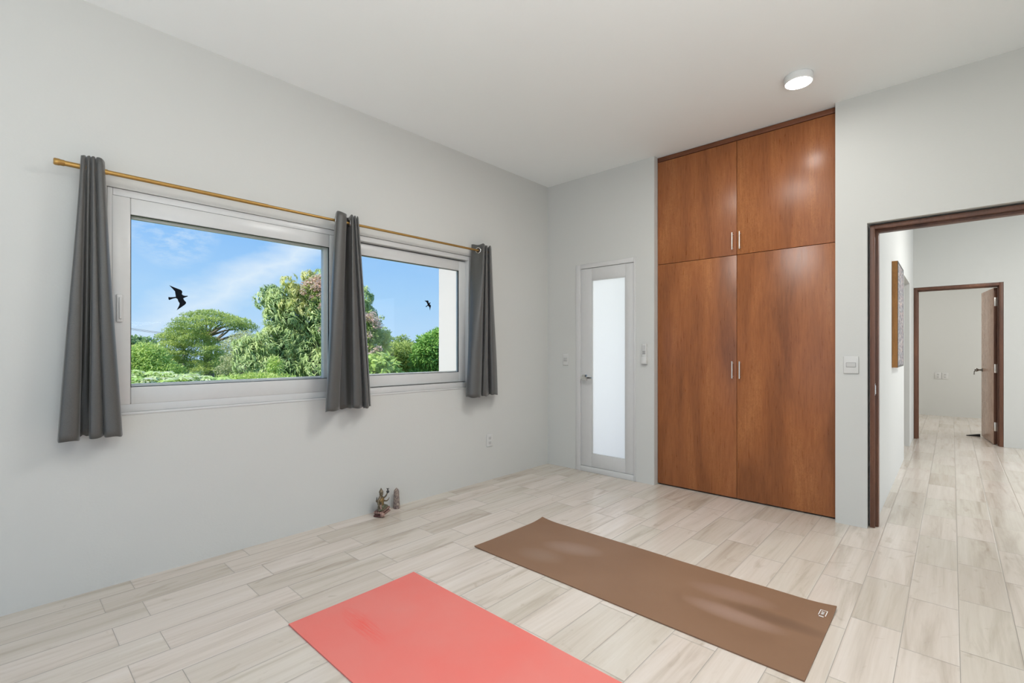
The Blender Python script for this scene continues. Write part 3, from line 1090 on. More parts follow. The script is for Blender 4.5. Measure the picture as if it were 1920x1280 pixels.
bm = lathe([(0, -0.0402), (0.0715, -0.0402), (0.0715, -0.0455), (0.069, -0.0475), (0, -0.0485)], 64)
o = obj('diffuser', bm, mm, cl, True)
o['label'] = 'glowing round diffuser'


# ------------------------------------------------------------------ yoga mats
def matmat(name, kind):
    m, t, b = material(name)
    co = N(t, 'ShaderNodeTexCoord')
    n = N(t, 'ShaderNodeTexNoise', Scale=2.2, Detail=4.0, Roughness=0.55)
    t.links.new(co.outputs['Object'], n.inputs['Vector'])
    if kind == 'red':
        c = ramp(t, n.outputs[0], [(0.30, (0.74, 0.165, 0.135)), (0.70, (0.70, 0.215, 0.18))])
    else:
        c = ramp(t, n.outputs[0], [(0.30, (0.215, 0.118, 0.067)), (0.70, (0.245, 0.140, 0.083))])

    def blob(cx, cy, rx, ry, rot):
        mp = N(t, 'ShaderNodeMapping', vector_type='TEXTURE')
        mp.inputs['Location'].default_value = (cx, cy, 0)
        mp.inputs['Rotation'].default_value = (0, 0, rot)
        mp.inputs['Scale'].default_value = (rx, ry, 1)
        t.links.new(co.outputs['Object'], mp.inputs['Vector'])
        s = N(t, 'ShaderNodeSeparateXYZ')
        t.links.new(mp.outputs[0], s.inputs[0])
        r2 = math_node(t, 'ADD', math_node(t, 'POWER', math_node(t, 'ABSOLUTE', s.outputs[0]), 2.0), math_node(t, 'POWER', math_node(t, 'ABSOLUTE', s.outputs[1]), 2.0))
        return math_node(t, 'SUBTRACT', 1.0, r2, clamp=True), mp
    if kind == 'red':
        # scuffed streaks
        f, mp = blob(0.0, 0.0, 1, 1, 0)
        f, mp = blob(-0.115, 0.675, 0.055, 0.20, math.radians(-4))
        st = N(t, 'ShaderNodeTexNoise', Scale=1.0, Detail=4.0, Roughness=0.7)
        t.links.new(vmath(t, 'MULTIPLY', co.outputs['Object'], (150.0, 7.0, 1.0)).outputs[0], st.inputs['Vector'])
        k = math_node(t, 'MULTIPLY', f, math_node(t, 'MULTIPLY_ADD', st.outputs[0], 5.0, -1.9, clamp=True), clamp=True)
        c = mix(t, math_node(t, 'MULTIPLY', k, 0.75), c, (0.76, 0.10, 0.075))
    else:
        for (cx, cy, rx, ry, rot, col, amt) in ((-0.05, -0.53, 0.07, 0.24, 0.0, (0.33, 0.215, 0.165), 0.75),
                                                (0.13, -0.47, 0.08, 0.22, 0.1, (0.31, 0.195, 0.145), 0.6),
                                                (0.04, -0.68, 0.06, 0.26, 0.0, (0.16, 0.088, 0.052), 0.8),
                                                (0.05, 0.42, 0.10, 0.20, 0.3, (0.32, 0.22, 0.17), 0.6),
                                                (-0.15, 0.50, 0.10, 0.16, 0.2, (0.30, 0.205, 0.15), 0.45)):
            f, mp = blob(cx, cy, rx, ry, rot)
            c = mix(t, math_node(t, 'MULTIPLY', f, amt), c, col)
    sock(b, t, 'Base Color', c)
    sock(b, t, 'Roughness', 0.55 if kind != 'red' else 0.6)
    sock(b, t, 'Specular IOR Level', 0.35)
    n2 = N(t, 'ShaderNodeTexNoise', Scale=700.0, Detail=2.0)
    t.links.new(co.outputs['Object'], n2.inputs['Vector'])
    bp = N(t, 'ShaderNodeBump', Strength=0.2, Distance=0.0006)
    t.links.new(n2.outputs[0], bp.inputs['Height'])
    t.links.new(bp.outputs[0], b.inputs['Normal'])
    return m


def yoga_mat(x0, x1, y0, y1, mat, label, lift):
    cx, cy = (x0 + x1) / 2, (y0 + y1) / 2
    bm = bmesh.new()
    nx, ny = 28, 72
    th = 0.0055
    grid = {}
    hx, hy = (x1 - x0) / 2, (y1 - y0) / 2
    rnd = random.Random(4)
    for s in (0, 1):
        for i in range(nx + 1):
            for j in range(ny + 1):
                x = -hx + 2 * hx * i / nx
                y = -hy + 2 * hy * j / ny
                z = 0.0006
                for (lx, ly, amp, rad) in lift:
                    d = math.hypot(x - lx * hx, y - ly * hy)
                    z += amp * max(0, 1 - d / rad) ** 2
                z += 0.0008 * max(0, math.sin(y * 9 + x * 3)) * (abs(x) / hx) ** 4
                ox = 0.0016 * math.sin(y * 5) if i in (0, nx) else 0
                grid[s, i, j] = bm.verts.new((x + ox, y, z + s * th))
    for i in range(nx):
        for j in range(ny):
            bm.faces.new((grid[1, i, j], grid[1, i + 1, j], grid[1, i + 1, j + 1], grid[1, i, j + 1]))
            bm.faces.new((grid[0, i, j + 1], grid[0, i + 1, j + 1], grid[0, i + 1, j], grid[0, i, j]))
    for i in range(nx):
        for j, f in ((0, 1), (ny, -1)):
            q = [grid[0, i, j], grid[0, i + 1, j], grid[1, i + 1, j], grid[1, i, j]]
            bm.faces.new(q if f == 1 else q[::-1])
    for j in range(ny):
        for i, f in ((0, -1), (nx, 1)):
            q = [grid[0, i, j], grid[0, i, j + 1], grid[1, i, j + 1], grid[1, i, j]]
            bm.faces.new(q if f == 1 else q[::-1])
    o = obj('yoga_mat', bm, mat, None, 'auto')
    o.location = (cx, cy, 0)
    return tag(o, label, 'yoga mat')


yoga_mat(0.873, 1.532, 0.30, 2.130, matmat('red_rubber', 'red'), 'coral red yoga mat lying on the floor nearest the window', [(1, 1, 0.004, 0.3)])
ym = yoga_mat(1.985, 2.642, 0.392, 2.140, matmat('brown_rubber', 'brown'), 'brown yoga mat with a small white logo lying nearest the wardrobe',
              [(1, -1, 0.012, 0.16), (1, 1, 0.013, 0.14), (-1, 1, 0.004, 0.2)])
# logo: B [MAT], reading along +x, printed near the corner
M['print'] = simple('white_print', (0.85, 0.84, 0.82), 0.6, var=0.01)


def text_mesh(body, size, loc, parent, name, mat, bold=0.0):
    cu = bpy.data.curves.new(name, 'FONT')
    cu.body = body
    cu.size = size
    cu.align_x = 'CENTER'
    cu.align_y = 'CENTER'
    cu.offset = bold
    cu.extrude = 0.0002
    tmp = bpy.data.objects.new(name + '_tmp', cu)
    COL.objects.link(tmp)
    bpy.context.view_layer.update()
    me = bpy.data.meshes.new_from_object(tmp.evaluated_get(bpy.context.evaluated_depsgraph_get()))
    bpy.data.objects.remove(tmp)
    o = mobj(name, me, mat, parent)
    o.location = loc
    return o


lg = bmesh.new()
zt = 0.0102
bx0, bx1, by0, by1, w = 2.521, 2.576, 0.4155, 0.4445, 0.0028
for (a0, a1, c0, c1) in ((bx0, bx1, by1 - w, by1), (bx0, bx1, by0, by0 + w), (bx1 - w, bx1, by0 + w, by1 - w)):
    bm_box(lg, a0 - 2.3135, a1 - 2.3135, c0 - 1.266, c1 - 1.266, zt - 0.0004, zt + 0.0002)
lo = obj('logo', lg, M['print'], ym)
lo['label'] = 'white printed logo'
text_mesh('B', 0.025, (2.5108 - 2.3135, 0.430 - 1.266, zt - 0.0001), ym, 'logo_letter', M['print'], 0.0004).scale.x = 0.75
text_mesh('MAT', 0.0165, (2.5475 - 2.3135, 0.430 - 1.266, zt), ym, 'logo_letters', M['print'], 0.0003)

# ------------------------------------------------------------------ statue
def skin(name, verts, edges, radii, mat, parent, sub=2, root=0):
    me = bpy.data.meshes.new(name)
    bm = bmesh.new()
    lay = bm.verts.layers.skin.verify()
    vs = []
    for p, r in zip(verts, radii):
        v = bm.verts.new(p)
        rr = r if isinstance(r, tuple) else (r, r)
        v[lay].radius = rr
        vs.append(v)
    vs[root][lay].use_root = True
    for a, b in edges:
        bm.edges.new((vs[a], vs[b]))
    bm.to_mesh(me)
    bm.free()
    o = mobj(name, me, mat, parent)
    md = o.modifiers.new('skin', 'SKIN')
    md.use_smooth_shade = True
    sb = o.modifiers.new('sub', 'SUBSURF')
    sb.levels = sb.render_levels = sub
    return o


M['bronze'] = simple('aged_bronze', (0.15, 0.118, 0.075), 0.42, metal=0.35, var=0.45, scale=90)
M['robe'] = simple('ochre_painted_robe', (0.22, 0.14, 0.05), 0.5, metal=0.2, var=0.4, scale=70)
M['skirt'] = simple('green_painted_skirt', (0.12, 0.12, 0.075), 0.5, metal=0.2, var=0.5, scale=80)
M['lotus'] = simple('dark_red_lacquer', (0.085, 0.032, 0.028), 0.42, var=0.5, scale=60)
M['petal'] = simple('dusty_pink_petal', (0.30, 0.185, 0.15), 0.5, var=0.35, scale=60)
M['darkmetal'] = simple('blackened_metal', (0.07, 0.07, 0.065), 0.4, metal=0.5, var=0.3, scale=60)

st = empty('deity_statue', (1.927, 3.075, 0.0), math.radians(32))
tag(st, 'small bronze seated deity figurine with raised arms on a red base, by the window wall', 'statue')
# local frame: long side of the base along +x, front faces -y
bm = bmesh.new()
bm_box(bm, -0.075, 0.075, -0.030, 0.030, 0.0, 0.016, 0.006, 3)
bm_box(bm, -0.070, 0.070, -0.026, 0.026, 0.014, 0.030, 0.006, 3)
bm_box(bm, -0.073, 0.073, -0.029, 0.029, 0.028, 0.042, 0.006, 3)
base_ = obj('base', bm, M['lotus'], st, 'auto')
pb = bmesh.new()
def add_ell(bm, c, r, rot=None, u=12, v=8):
    res = bmesh.ops.create_uvsphere(bm, u_segments=u, v_segments=v, radius=1.0)
    mtx = Matrix.Translation(Vector(c)) @ (rot or Matrix.Identity(4)) @ Matrix.Diagonal((*r, 1))
    bmesh.ops.transform(bm, matrix=mtx, verts=res['verts'])
for k in range(11):
    x = -0.068 + k * 0.0136
    add_ell(pb, (x, -0.0285, 0.033), (0.0058, 0.004, 0.0085))
    add_ell(pb, (x + 0.006, -0.029, 0.010), (0.0058, 0.004, 0.0080))
for k in range(4):
    add_ell(pb, (-0.073, -0.022 + k * 0.0145, 0.033), (0.004, 0.006, 0.0085))
for o_ in [obj('petals', pb, M['petal'], base_, True)]:
    o_['label'] = 'pink painted lotus petals'
fb = bmesh.new()
add_ell(fb, (-0.066, -0.036, 0.018), (0.016, 0.014, 0.018), u=16, v=12)
add_ell(fb, (-0.066, -0.049, 0.012), (0.009, 0.007, 0.009))
obj('lion_foot', fb, M['petal'], base_, True)['label'] = 'pale carved lion head at the corner of the base'
# body: one continuous skin from pelvis to crown, crossed legs and four arms
BS = -0.016
P = [(0, 0, .055), (0, 0.002, .080), (0, 0, .105), (0, -.001, .126), (0, -.002, .139), (0, -.004, .154), (0, -.003, .168),
     (.030, -.006, .053), (.056, -.014, .050), (.030, -.028, .049), (.004, -.030, .049),          # right leg folded
     (-.030, -.006, .053), (-.056, -.014, .050), (-.030, -.026, .048), (-.006, -.034, .048),      # left leg folded
     (.022, 0, .124), (.036, -.006, .112), (.044, -.020, .128), (.050, -.028, .148),              # upper raised arm
     (.028, .002, .108), (.042, -.008, .090), (.060, -.022, .086), (.068, -.030, .100),           # lower bent arm
     (-.022, 0, .124), (-.040, .004, .108), (-.048, -.006, .086), (-.044, -.020, .070),           # arm hanging
     (-.030, .004, .112), (-.050, .010, .110), (-.056, .004, .128)]                               # arm with attribute
R = [(.024, .018), (.016, .012), (.020, .014), (.015, .010), .0068, (.0140, .0140), (.011, .011),
     .014, .0105, .008, .0055, .014, .0105, .008, .0055,
     .0075, .006, .0048, .0038, .007, .0052, .0042, .0032, .0075, .006, .005, .004, .0065, .0048, .0038]
Eg = [(0, 1), (1, 2), (2, 3), (3, 4), (4, 5), (5, 6), (0, 7), (7, 8), (8, 9), (9, 10), (0, 11), (11, 12), (12, 13), (13, 14),
      (3, 15), (15, 16), (16, 17), (17, 18), (2, 19), (19, 20), (20, 21), (21, 22), (3, 23), (23, 24), (24, 25), (25, 26), (2, 27), (27, 28), (28, 29)]
R = [tuple(q * 1.25 for q in r_) if isinstance(r_, tuple) else r_ * 1.25 for r_ in R]
body = skin('body', P, Eg, R, M['bronze'], st, 2)
body.location.x = BS
# head details
hb_ = bmesh.new()
lathe([(0.0, 0.163), (0.0125, 0.164), (0.0135, 0.169), (0.0115, 0.171), (0.0105, 0.177), (0.0085, 0.180), (0.0055, 0.186), (0.003, 0.190), (0.0032, 0.193), (0, 0.199)], 20, (0, -.002, 0), hb_)
o = obj('crown', hb_, M['bronze'], st, True)
o.location.x = BS
o.scale = (1.25, 1.25, 1.0)
fc = bmesh.new()
add_ell(fc, (0, -0.0165, 0.1520), (0.0018, 0.0028, 0.0035))
add_ell(fc, (0.0048, -0.0152, 0.1560), (0.0022, 0.0014, 0.0011))
add_ell(fc, (-0.0048, -0.0152, 0.1560), (0.0022, 0.0014, 0.0011))
add_ell(fc, (0, -0.0155, 0.1462), (0.0030, 0.0014, 0.0010))
add_ell(fc, (0.0130, -0.004, 0.1510), (0.0022, 0.003, 0.0055))
add_ell(fc, (-0.0130, -0.004, 0.1510), (0.0022, 0.003, 0.0055))
obj('face', fc, M['bronze'], st, True).location.x = BS
rb = bmesh.new()
lathe([(0.0, 0.070), (0.020, 0.071), (0.0165, 0.082), (0.0175, 0.095), (0.0215, 0.106), (0.0200, 0.116), (0.0155, 0.124), (0.010, 0.129), (0, 0.130)], 24, (0, -.001, 0), rb)
for v_ in rb.verts:
    v_.co.y = -0.001 + (v_.co.y + 0.001) * 0.78
o = obj('robe', rb, M['robe'], st, True)
o['label'] = 'ochre robe'
o.location.x = BS
o.scale = (1.3, 1.35, 1.0)
sk = bmesh.new()
add_ell(sk, (0.0, -0.006, 0.057), (0.034, 0.026, 0.017), u=20, v=12)
add_ell(sk, (0.034, -0.018, 0.050), (0.027, 0.014, 0.0095), u=18, v=10)
add_ell(sk, (-0.034, -0.018, 0.050), (0.027, 0.014, 0.0095), u=18, v=10)
add_ell(sk, (0.0, -0.027, 0.047), (0.012, 0.006, 0.010))
o = obj('skirt', sk, M['skirt'], st, True)
o['label'] = 'green patterned skirt'
o.location.x = BS
o.scale = (1.08, 1.05, 1.1)
o.location.z = -0.003
vs_ = bmesh.new()
lathe([(0, 0.146), (0.006, 0.147), (0.0105, 0.153), (0.011, 0.158), (0.008, 0.164), (0.004, 0.168), (0.0035, 0.172), (0.007, 0.176), (0.009, 0.179), (0.0, 0.1795)], 18, (.052, -.030, 0), vs_)
for k in range(5):
    a_ = k * 2 * PI / 5
    bm_tube(vs_, [(.052 + .004 * math.cos(a_), -.030 + .004 * math.sin(a_), .176), (.052 + .011 * math.cos(a_), -.030 + .011 * math.sin(a_), .182)], [.002, .0008], 6)
o = obj('vase', vs_, M['darkmetal'], st, True)
o['label'] = 'dark vase held up in a hand'
o.location.x = BS
lt = bmesh.new()
bm_tube(lt, [(-.056, .004, .128), (-.057, .003, .146)], [.004, .002], 8)
obj('staff', lt, M['darkmetal'], st, True).location.x = BS
lt = bmesh.new()
bm_tube(lt, [(-.045, -.022, .088), (-.045, -.023, .060)], [.0045, .0055], 10)
add_ell(lt, (-.045, -.023, .058), (.0075, .0075, .008))
obj('bell', lt, M['petal'], st, True).location.x = BS
# raised right hand: palm and five fingers
for (hc, dirn) in (((.050, -.028, .148), (0, 0, 1)), ((.068, -.030, .100), (0.3, -0.1, 1))):
    hb2 = bmesh.new()
    dv = Vector(dirn).normalized()
    hcv = Vector(hc)
    add_ell(hb2, hcv + dv * 0.002, (0.0042, 0.0024, 0.0045))
    for k in range(4):
        off = Vector(((k - 1.5) * 0.0019, 0, 0))
        ln = (0.0058, 0.0070, 0.0066, 0.0052)[k]
        bm_tube(hb2, [hcv + off + dv * 0.004, hcv + off + dv * (0.004 + ln * .6) + Vector((0, -.0006, 0)), hcv + off + dv * (0.004 + ln) + Vector((0, -.0016, 0))], [.00095, .0009, .0006], 6)
    bm_tube(hb2, [hcv + Vector((.003, 0, 0)), hcv + Vector((.006, -.001, 0)) + dv * .003, hcv + Vector((.0065, -.0015, 0)) + dv * .006], [.0011, .001, .0006], 6)
    obj('hand', hb2, M['bronze'], st, True).location.x = BS

# crystal tower
mcr, t, b = material('mottled_agate')
co = N(t, 'ShaderNodeTexCoord')
n = N(t, 'ShaderNodeTexNoise', Scale=55.0, Detail=5.0, Roughness=0.7, Distortion=0.8)
t.links.new(co.outputs['Object'], n.inputs['Vector'])
sock(b, t, 'Base Color', ramp(t, n.outputs[0], [(0.30, (0.05, 0.03, 0.035)), (0.45, (0.17, 0.125, 0.12)), (0.55, (0.30, 0.24, 0.20)), (0.68, (0.44, 0.36, 0.30))]))
sock(b, t, 'Roughness', 0.14)
bm = bmesh.new()
n8 = 8
prof = [(0.0255, 0.0), (0.0265, 0.003), (0.0185, 0.136), (0.0, 0.158)]
rings = []
for r_, z_ in prof:
    if r_ == 0:
        rings.append([bm.verts.new((0, 0, z_))])
    else:
        rings.append([bm.verts.new((r_ * math.cos(2 * PI * k / n8), r_ * math.sin(2 * PI * k / n8), z_)) for k in range(n8)])
for a, c in zip(rings, rings[1:]):
    for k in range(n8):
        if len(c) == 1:
            bm.faces.new((a[k], a[(k + 1) % n8], c[0]))
        else:
            bm.faces.new((a[k], a[(k + 1) % n8], c[(k + 1) % n8], c[k]))
bm.faces.new(rings[0][::-1])
o = obj('crystal_tower', bm, mcr)
o.location = (2.075, 3.108, 0.0005)
o.rotation_euler = (0, 0, 0.2)
tag(o, 'mottled grey-brown pointed stone tower standing beside the seated figurine', 'crystal')

# ------------------------------------------------------------------ picture in the hall
px0, px1, pz0, pz1 = 5.355, 6.01, 1.050, 1.985
pic = empty('wall_picture', (px0, HY1, pz0))
tag(pic, 'rectangular mosaic-patterned picture with orange wooden edge on the hall wall', 'picture')
PL = (px0, HY1, pz0)
bm = bmesh.new()
ring_frame(bm, px0, px1, pz0, pz1, 0.022, HY1 - 0.040, HY1 - 0.001, 0.001)
M['picwood'] = wood('honey_wood', (0.30, 0.13, 0.035), (0.42, 0.19, 0.05), (0.50, 0.24, 0.07), rough=0.4)
local(obj('frame', bm, M['picwood'], pic), PL)
bm = bmesh.new()
ring_frame(bm, px0 + .001, px1 - .001, pz0 + .001, pz1 - .001, 0.014, HY1 - 0.043, HY1 - 0.0402, 0.0005)
local(obj('frame_edge', bm, M['darkmetal'], pic), PL)
mart, t, b = material('mosaic_art')
co = N(t, 'ShaderNodeTexCoord')
vo = N(t, 'ShaderNodeTexVoronoi', Scale=1.0)
vv = vmath(t, 'MULTIPLY', co.outputs['Object'], (26.0, 1.0, 60.0)).outputs[0]
t.links.new(vv, vo.inputs['Vector'])
sp = N(t, 'ShaderNodeSeparateColor')
t.links.new(vo.outputs['Color'], sp.inputs[0])
c = ramp(t, sp.outputs[0], [(0.0, (0.05, 0.05, 0.055)), (0.3, (0.17, 0.15, 0.16)), (0.55, (0.30, 0.25, 0.26)), (0.75, (0.22, 0.26, 0.27)), (0.9, (0.42, 0.27, 0.22)), (1.0, (0.5, 0.45, 0.40))])
sock(b, t, 'Base Color', c)
sock(b, t, 'Roughness', 0.5)
bm = box(px0 + 0.014, px1 - 0.014, HY1 - 0.0405, HY1 - 0.030, pz0 + 0.014, pz1 - 0.014)
local(obj('artwork', bm, mart, pic), PL)['label'] = 'grey and pink mosaic artwork'


# ================================================================== OUTSIDE
FW = Vector((math.cos(YAW), math.sin(YAW), 0))
RT = Vector((math.sin(YAW), -math.cos(YAW), 0))


def at(u, v, d):
    """world point seen in the photograph at (u, v), d metres in front of the camera"""
    p = (FW + RT * ((u - 960) / 895)) * d
    return Vector((p.x, p.y, 1.2 - (v - 656.8) / 895 * d))


GZ = -3.0
M['grass'] = simple('rough_grass', (0.08, 0.14, 0.03), 0.9, var=0.4, scale=0.4)
bm = box(-60, 160, YL + 0.9, 220, GZ - 0.3, GZ)
struct(obj('ground_outside', bm, M['grass']))
M['bark'] = simple('grey_bark', (0.26, 0.22, 0.18), 0.85, var=0.3, scale=4.0, bump=0.6, bscale=20)

rng = np.random.default_rng(11)


def unit(a):
    return a / np.maximum(np.linalg.norm(a, axis=-1, keepdims=True), 1e-9)


def leaf_mesh(name, base, direc, nor, L, Wd, tone, bend, mat, parent):
    """every leaf: a folded, bent blade of four quads' width (6 verts, 2 quads + tips)"""
    n = len(base)
    direc = unit(direc)
    side = unit(np.cross(direc, nor))
    up = np.cross(side, direc)
    L = L[:, None]
    Wd = Wd[:, None]
    p0 = base
    mid = base + direc * L * 0.45 + up * L * bend * 0.35
    tip = base + direc * L + up * (-L * bend * 0.55)
    a = mid + side * Wd * 0.5 - up * Wd * 0.12
    c = mid - side * Wd * 0.5 - up * Wd * 0.12
    V = np.stack([p0, a, mid, c, tip], axis=1).reshape(-1, 3)
    k = np.arange(n)[:, None] * 5
    F = np.concatenate([k + [0, 1, 2], k + [0, 2, 3], k + [1, 4, 2], k + [2, 4, 3]], axis=1).reshape(-1, 3)
    me = bpy.data.meshes.new(name)
    me.vertices.add(len(V))
    me.vertices.foreach_set('co', V.astype(np.float32).ravel())
    me.loops.add(F.size)
    me.loops.foreach_set('vertex_index', F.astype(np.int32).ravel())
    me.polygons.add(len(F))
    me.polygons.foreach_set('loop_start', np.arange(0, F.size, 3, dtype=np.int32))
    me.polygons.foreach_set('loop_total', np.full(len(F), 3, dtype=np.int32))
    me.update(calc_edges=True)
    at_ = me.attributes.new('tone', 'FLOAT', 'POINT')
    at_.data.foreach_set('value', np.repeat(tone, 5).astype(np.float32))
    return mobj(name, me, mat, parent)


def shell_points(blobs, n, inner=0.62, top_bias=0.0):
    """points near the surface of a union of ellipsoids; blobs = (centre Vector, r_lateral, r_depth, r_z)"""
    vol = np.array([b[1] * b[3] for b in blobs])
    pick = rng.choice(len(blobs), size=n, p=vol / vol.sum())
    d = unit(rng.normal(size=(n, 3)))
    if top_bias:
        d[:, 2] = np.where(rng.random(n) < top_bias, np.abs(d[:, 2]), d[:, 2])
        d = unit(d)
    r = inner + (1.02 - inner) * rng.random(n) ** 0.6
    C = np.array([b[0][:] for b in blobs])[pick]
    rad = np.array([[b[1], b[2], b[3]] for b in blobs])[pick]
    loc = d * rad * r[:, None]
    rt = np.array(RT[:])
    fw = np.array(FW[:])
    up = np.array([0, 0, 1.0])
    P_ = C + loc[:, :1] * rt + loc[:, 1:2] * fw + loc[:, 2:3] * up
    nn = d / rad
    Nn = unit(nn[:, :1] * rt + nn[:, 1:2] * fw + nn[:, 2:3] * up)
    return P_, Nn


def trunk_mesh(parent, segs, mat=None, name='trunk'):
    bm = bmesh.new()
    for pts, radii in segs:
        bm_tube(bm, pts, radii, 9)
    return obj(name, bm, mat or M['bark'], parent, True)


def to_local(o, loc):
    o.matrix_parent_inverse = Matrix.Translation(-Vector(loc))
    return o


def plant(name, label, cat, basepos, group=None):
    e_ = empty(name, basepos)
    return tag(e_, label, cat, group)


def bushy(root, blobs, n, L, Wd, mat, tone_amp=0.5, droop=0.2, inner=0.6, top_bias=0.3, bend=0.3, up=0.2, name='foliage'):
    Pp, Nn = shell_points(blobs, n, inner, top_bias)
    dr = unit(Nn * 0.8 + rng.normal(size=Pp.shape) * 0.7 + np.array([0, 0, up - droop]))
    nor = unit(Nn + np.array([0, 0, 1.0]) + rng.normal(size=Pp.shape) * 0.5)
    Ls = L * (0.6 + 0.8 * rng.random(n))
    Ws = Wd * (0.6 + 0.8 * rng.random(n))
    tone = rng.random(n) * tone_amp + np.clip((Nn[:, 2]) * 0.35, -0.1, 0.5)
    o = leaf_mesh(name, Pp, dr, nor, Ls, Ws, tone, bend, mat, root)
    return to_local(o, root.location)


def clusters(root, blobs, nc, per, L, Wd, mat, inner=0.75, droop=0.75, tone0=None, name='foliage', top_bias=0.2, bend=0.8):
    C, Nn = shell_points(blobs, nc, inner, top_bias)
    C = np.repeat(C, per, axis=0)
    N2 = np.repeat(Nn, per, axis=0)
    tn = np.repeat(rng.random(nc), per)
    a = rng.normal(size=C.shape)
    radial = unit(a - (a * N2).sum(1, keepdims=True) * N2)
    dr = unit(radial * 0.9 + N2 * 0.45 + np.array([0, 0, 0.35]) - np.array([0, 0, droop]) * rng.random((len(C), 1)))
    nor = unit(N2 * 0.7 + np.array([0, 0, 1.0]))
    Ls = L * (0.7 + 0.6 * rng.random(len(C)))
    Ws = Wd * (0.8 + 0.4 * rng.random(len(C)))
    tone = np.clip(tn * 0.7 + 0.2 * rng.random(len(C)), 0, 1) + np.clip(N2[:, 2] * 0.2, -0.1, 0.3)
    o = leaf_mesh(name, C, dr, nor, Ls, Ws, tone, bend, mat, root)
    return to_local(o, root.location)


G_MID = [(0.0, (0.045, 0.085, 0.02)), (0.4, (0.145, 0.185, 0.055)), (0.75, (0.26, 0.30, 0.085)), (1.0, (0.36, 0.42, 0.13))]
G_BRIGHT = [(0.0, (0.09, 0.14, 0.03)), (0.45, (0.19, 0.25, 0.07)), (0.8, (0.285, 0.34, 0.105)), (1.0, (0.36, 0.39, 0.15))]
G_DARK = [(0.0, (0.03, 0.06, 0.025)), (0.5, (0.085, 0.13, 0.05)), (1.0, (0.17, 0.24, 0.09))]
G_MANGO = [(0.0, (0.055, 0.085, 0.035)), (0.35, (0.14, 0.19, 0.075)), (0.7, (0.25, 0.30, 0.125)), (1.0, (0.40, 0.43, 0.20))]
G_YEL = [(0.0, (0.30, 0.33, 0.07)), (0.6, (0.55, 0.52, 0.14)), (1.0, (0.70, 0.62, 0.22))]
G_PINK = [(0.0, (0.34, 0.13, 0.09)), (0.5, (0.60, 0.22, 0.18)), (1.0, (0.70, 0.40, 0.30))]
G_PAP = [(0.0, (0.10, 0.26, 0.03)), (0.35, (0.22, 0.42, 0.08)), (0.65, (0.27, 0.38, 0.18)), (1.0, (0.36, 0.45, 0.27))]
G_GREY = [(0.0, (0.12, 0.12, 0.07)), (0.5, (0.22, 0.23, 0.12)), (1.0, (0.33, 0.35, 0.17))]
L_mid = leafmat('mid_green_leaves', G_MID, 0.8)
L_bright = leafmat('bright_green_leaves', G_BRIGHT, 1.5)
L_dark = leafmat('dark_green_leaves', G_DARK, 0.6)
L_mango = leafmat('mango_leaves', G_MANGO, 1.2, 0.25, 0.35)
L_yel = leafmat('young_yellow_leaves', G_YEL, 2.0, 0.4)
L_pink = leafmat('pink_bracts', G_PINK, 2.5, 0.3)
L_pap = leafmat('pale_lobed_leaves', G_PAP, 2.5, 0.3, 0.25)
L_grey = leafmat('olive_twiggy_leaves', G_GREY, 1.0)

# --- distant dark tree at the far left
r = plant('tree', 'dark green tree far off at the left edge of the view', 'tree', (at(262, 650, 60).x, at(262, 650, 60).y, GZ))
bushy(r, [(at(258, 651, 60), 1.9, 2.0, 1.3), (at(276, 656, 60), 1.6, 2, 0.9), (at(240, 655, 60), 2.0, 2, 1.2), (at(250, 668, 60), 4, 2, 1.5)], 2600, 0.55, 0.3, L_dark)
to_local(trunk_mesh(r, [([at(262, 0, 60).xy.to_3d() + Vector((0, 0, GZ)), at(262, 655, 60)], [0.4, 0.2])]), r.location)
# --- light green bush below it
r = plant('bush', 'light green rounded bush in the lower left of the left pane', 'bush', (at(272, 690, 26).x, at(272, 690, 26).y, GZ))
bushy(r, [(at(273, 662, 26), 0.75, 0.8, 0.55), (at(262, 674, 26), 0.9, 0.8, 0.7), (at(291, 678, 26), 0.7, 0.8, 0.8), (at(248, 683, 26), 0.8, 0.8, 0.6),
          (at(275, 700, 26), 2.0, 0.9, 0.9)], 9000, 0.17, 0.07, L_bright, inner=0.6)
to_local(trunk_mesh(r, [([Vector((r.location.x, r.location.y, GZ)), at(273, 690, 26)], [0.12, 0.06])]), r.location)

# --- spreading umbrella-crowned tree
D0 = 32
r = plant('spreading_tree', 'wide umbrella-crowned tree with open branches in the left pane', 'tree', (at(395, 700, D0).x, at(395, 700, D0).y, GZ))
pads = []
prnd = random.Random(2)
outline = [(318, 630), (326, 620), (334, 611), (344, 602), (356, 594), (370, 590), (386, 588), (400, 588), (414, 592), (428, 596), (441, 600), (453, 604), (463, 611), (468, 616)]
for (u, v) in outline:
    pads.append((at(u, v, D0 + prnd.uniform(-1.0, 1.2)), 0.50, 0.9, 0.24))
for (u, v) in [(330, 624), (345, 614), (360, 605), (378, 600), (395, 602), (366, 616), (350, 626), (384, 612), (410, 604), (436, 608), (450, 614), (340, 634), (372, 626),
               (310, 634), (322, 638), (335, 642), (352, 638), (365, 634), (380, 634), (392, 638), (402, 646), (318, 648), (334, 652), (350, 650), (366, 648), (382, 652), (396, 658),
               (408, 656), (414, 668), (308, 662), (324, 664), (342, 664), (360, 664), (378, 668), (396, 672), (412, 682), (312, 676), (330, 678), (350, 680), (370, 682), (390, 686), (320, 690), (345, 694), (375, 696), (405, 694)]:
    dep = D0 - 1.2 + prnd.uniform(-0.8, 1.0)
    pads.append((at(u, v, dep), 0.46 + 0.15 * prnd.random(), 0.8, 0.22 + 0.1 * prnd.random()))
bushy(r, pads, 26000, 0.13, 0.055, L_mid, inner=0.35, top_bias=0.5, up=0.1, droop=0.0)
hub = at(388, 628, D0)
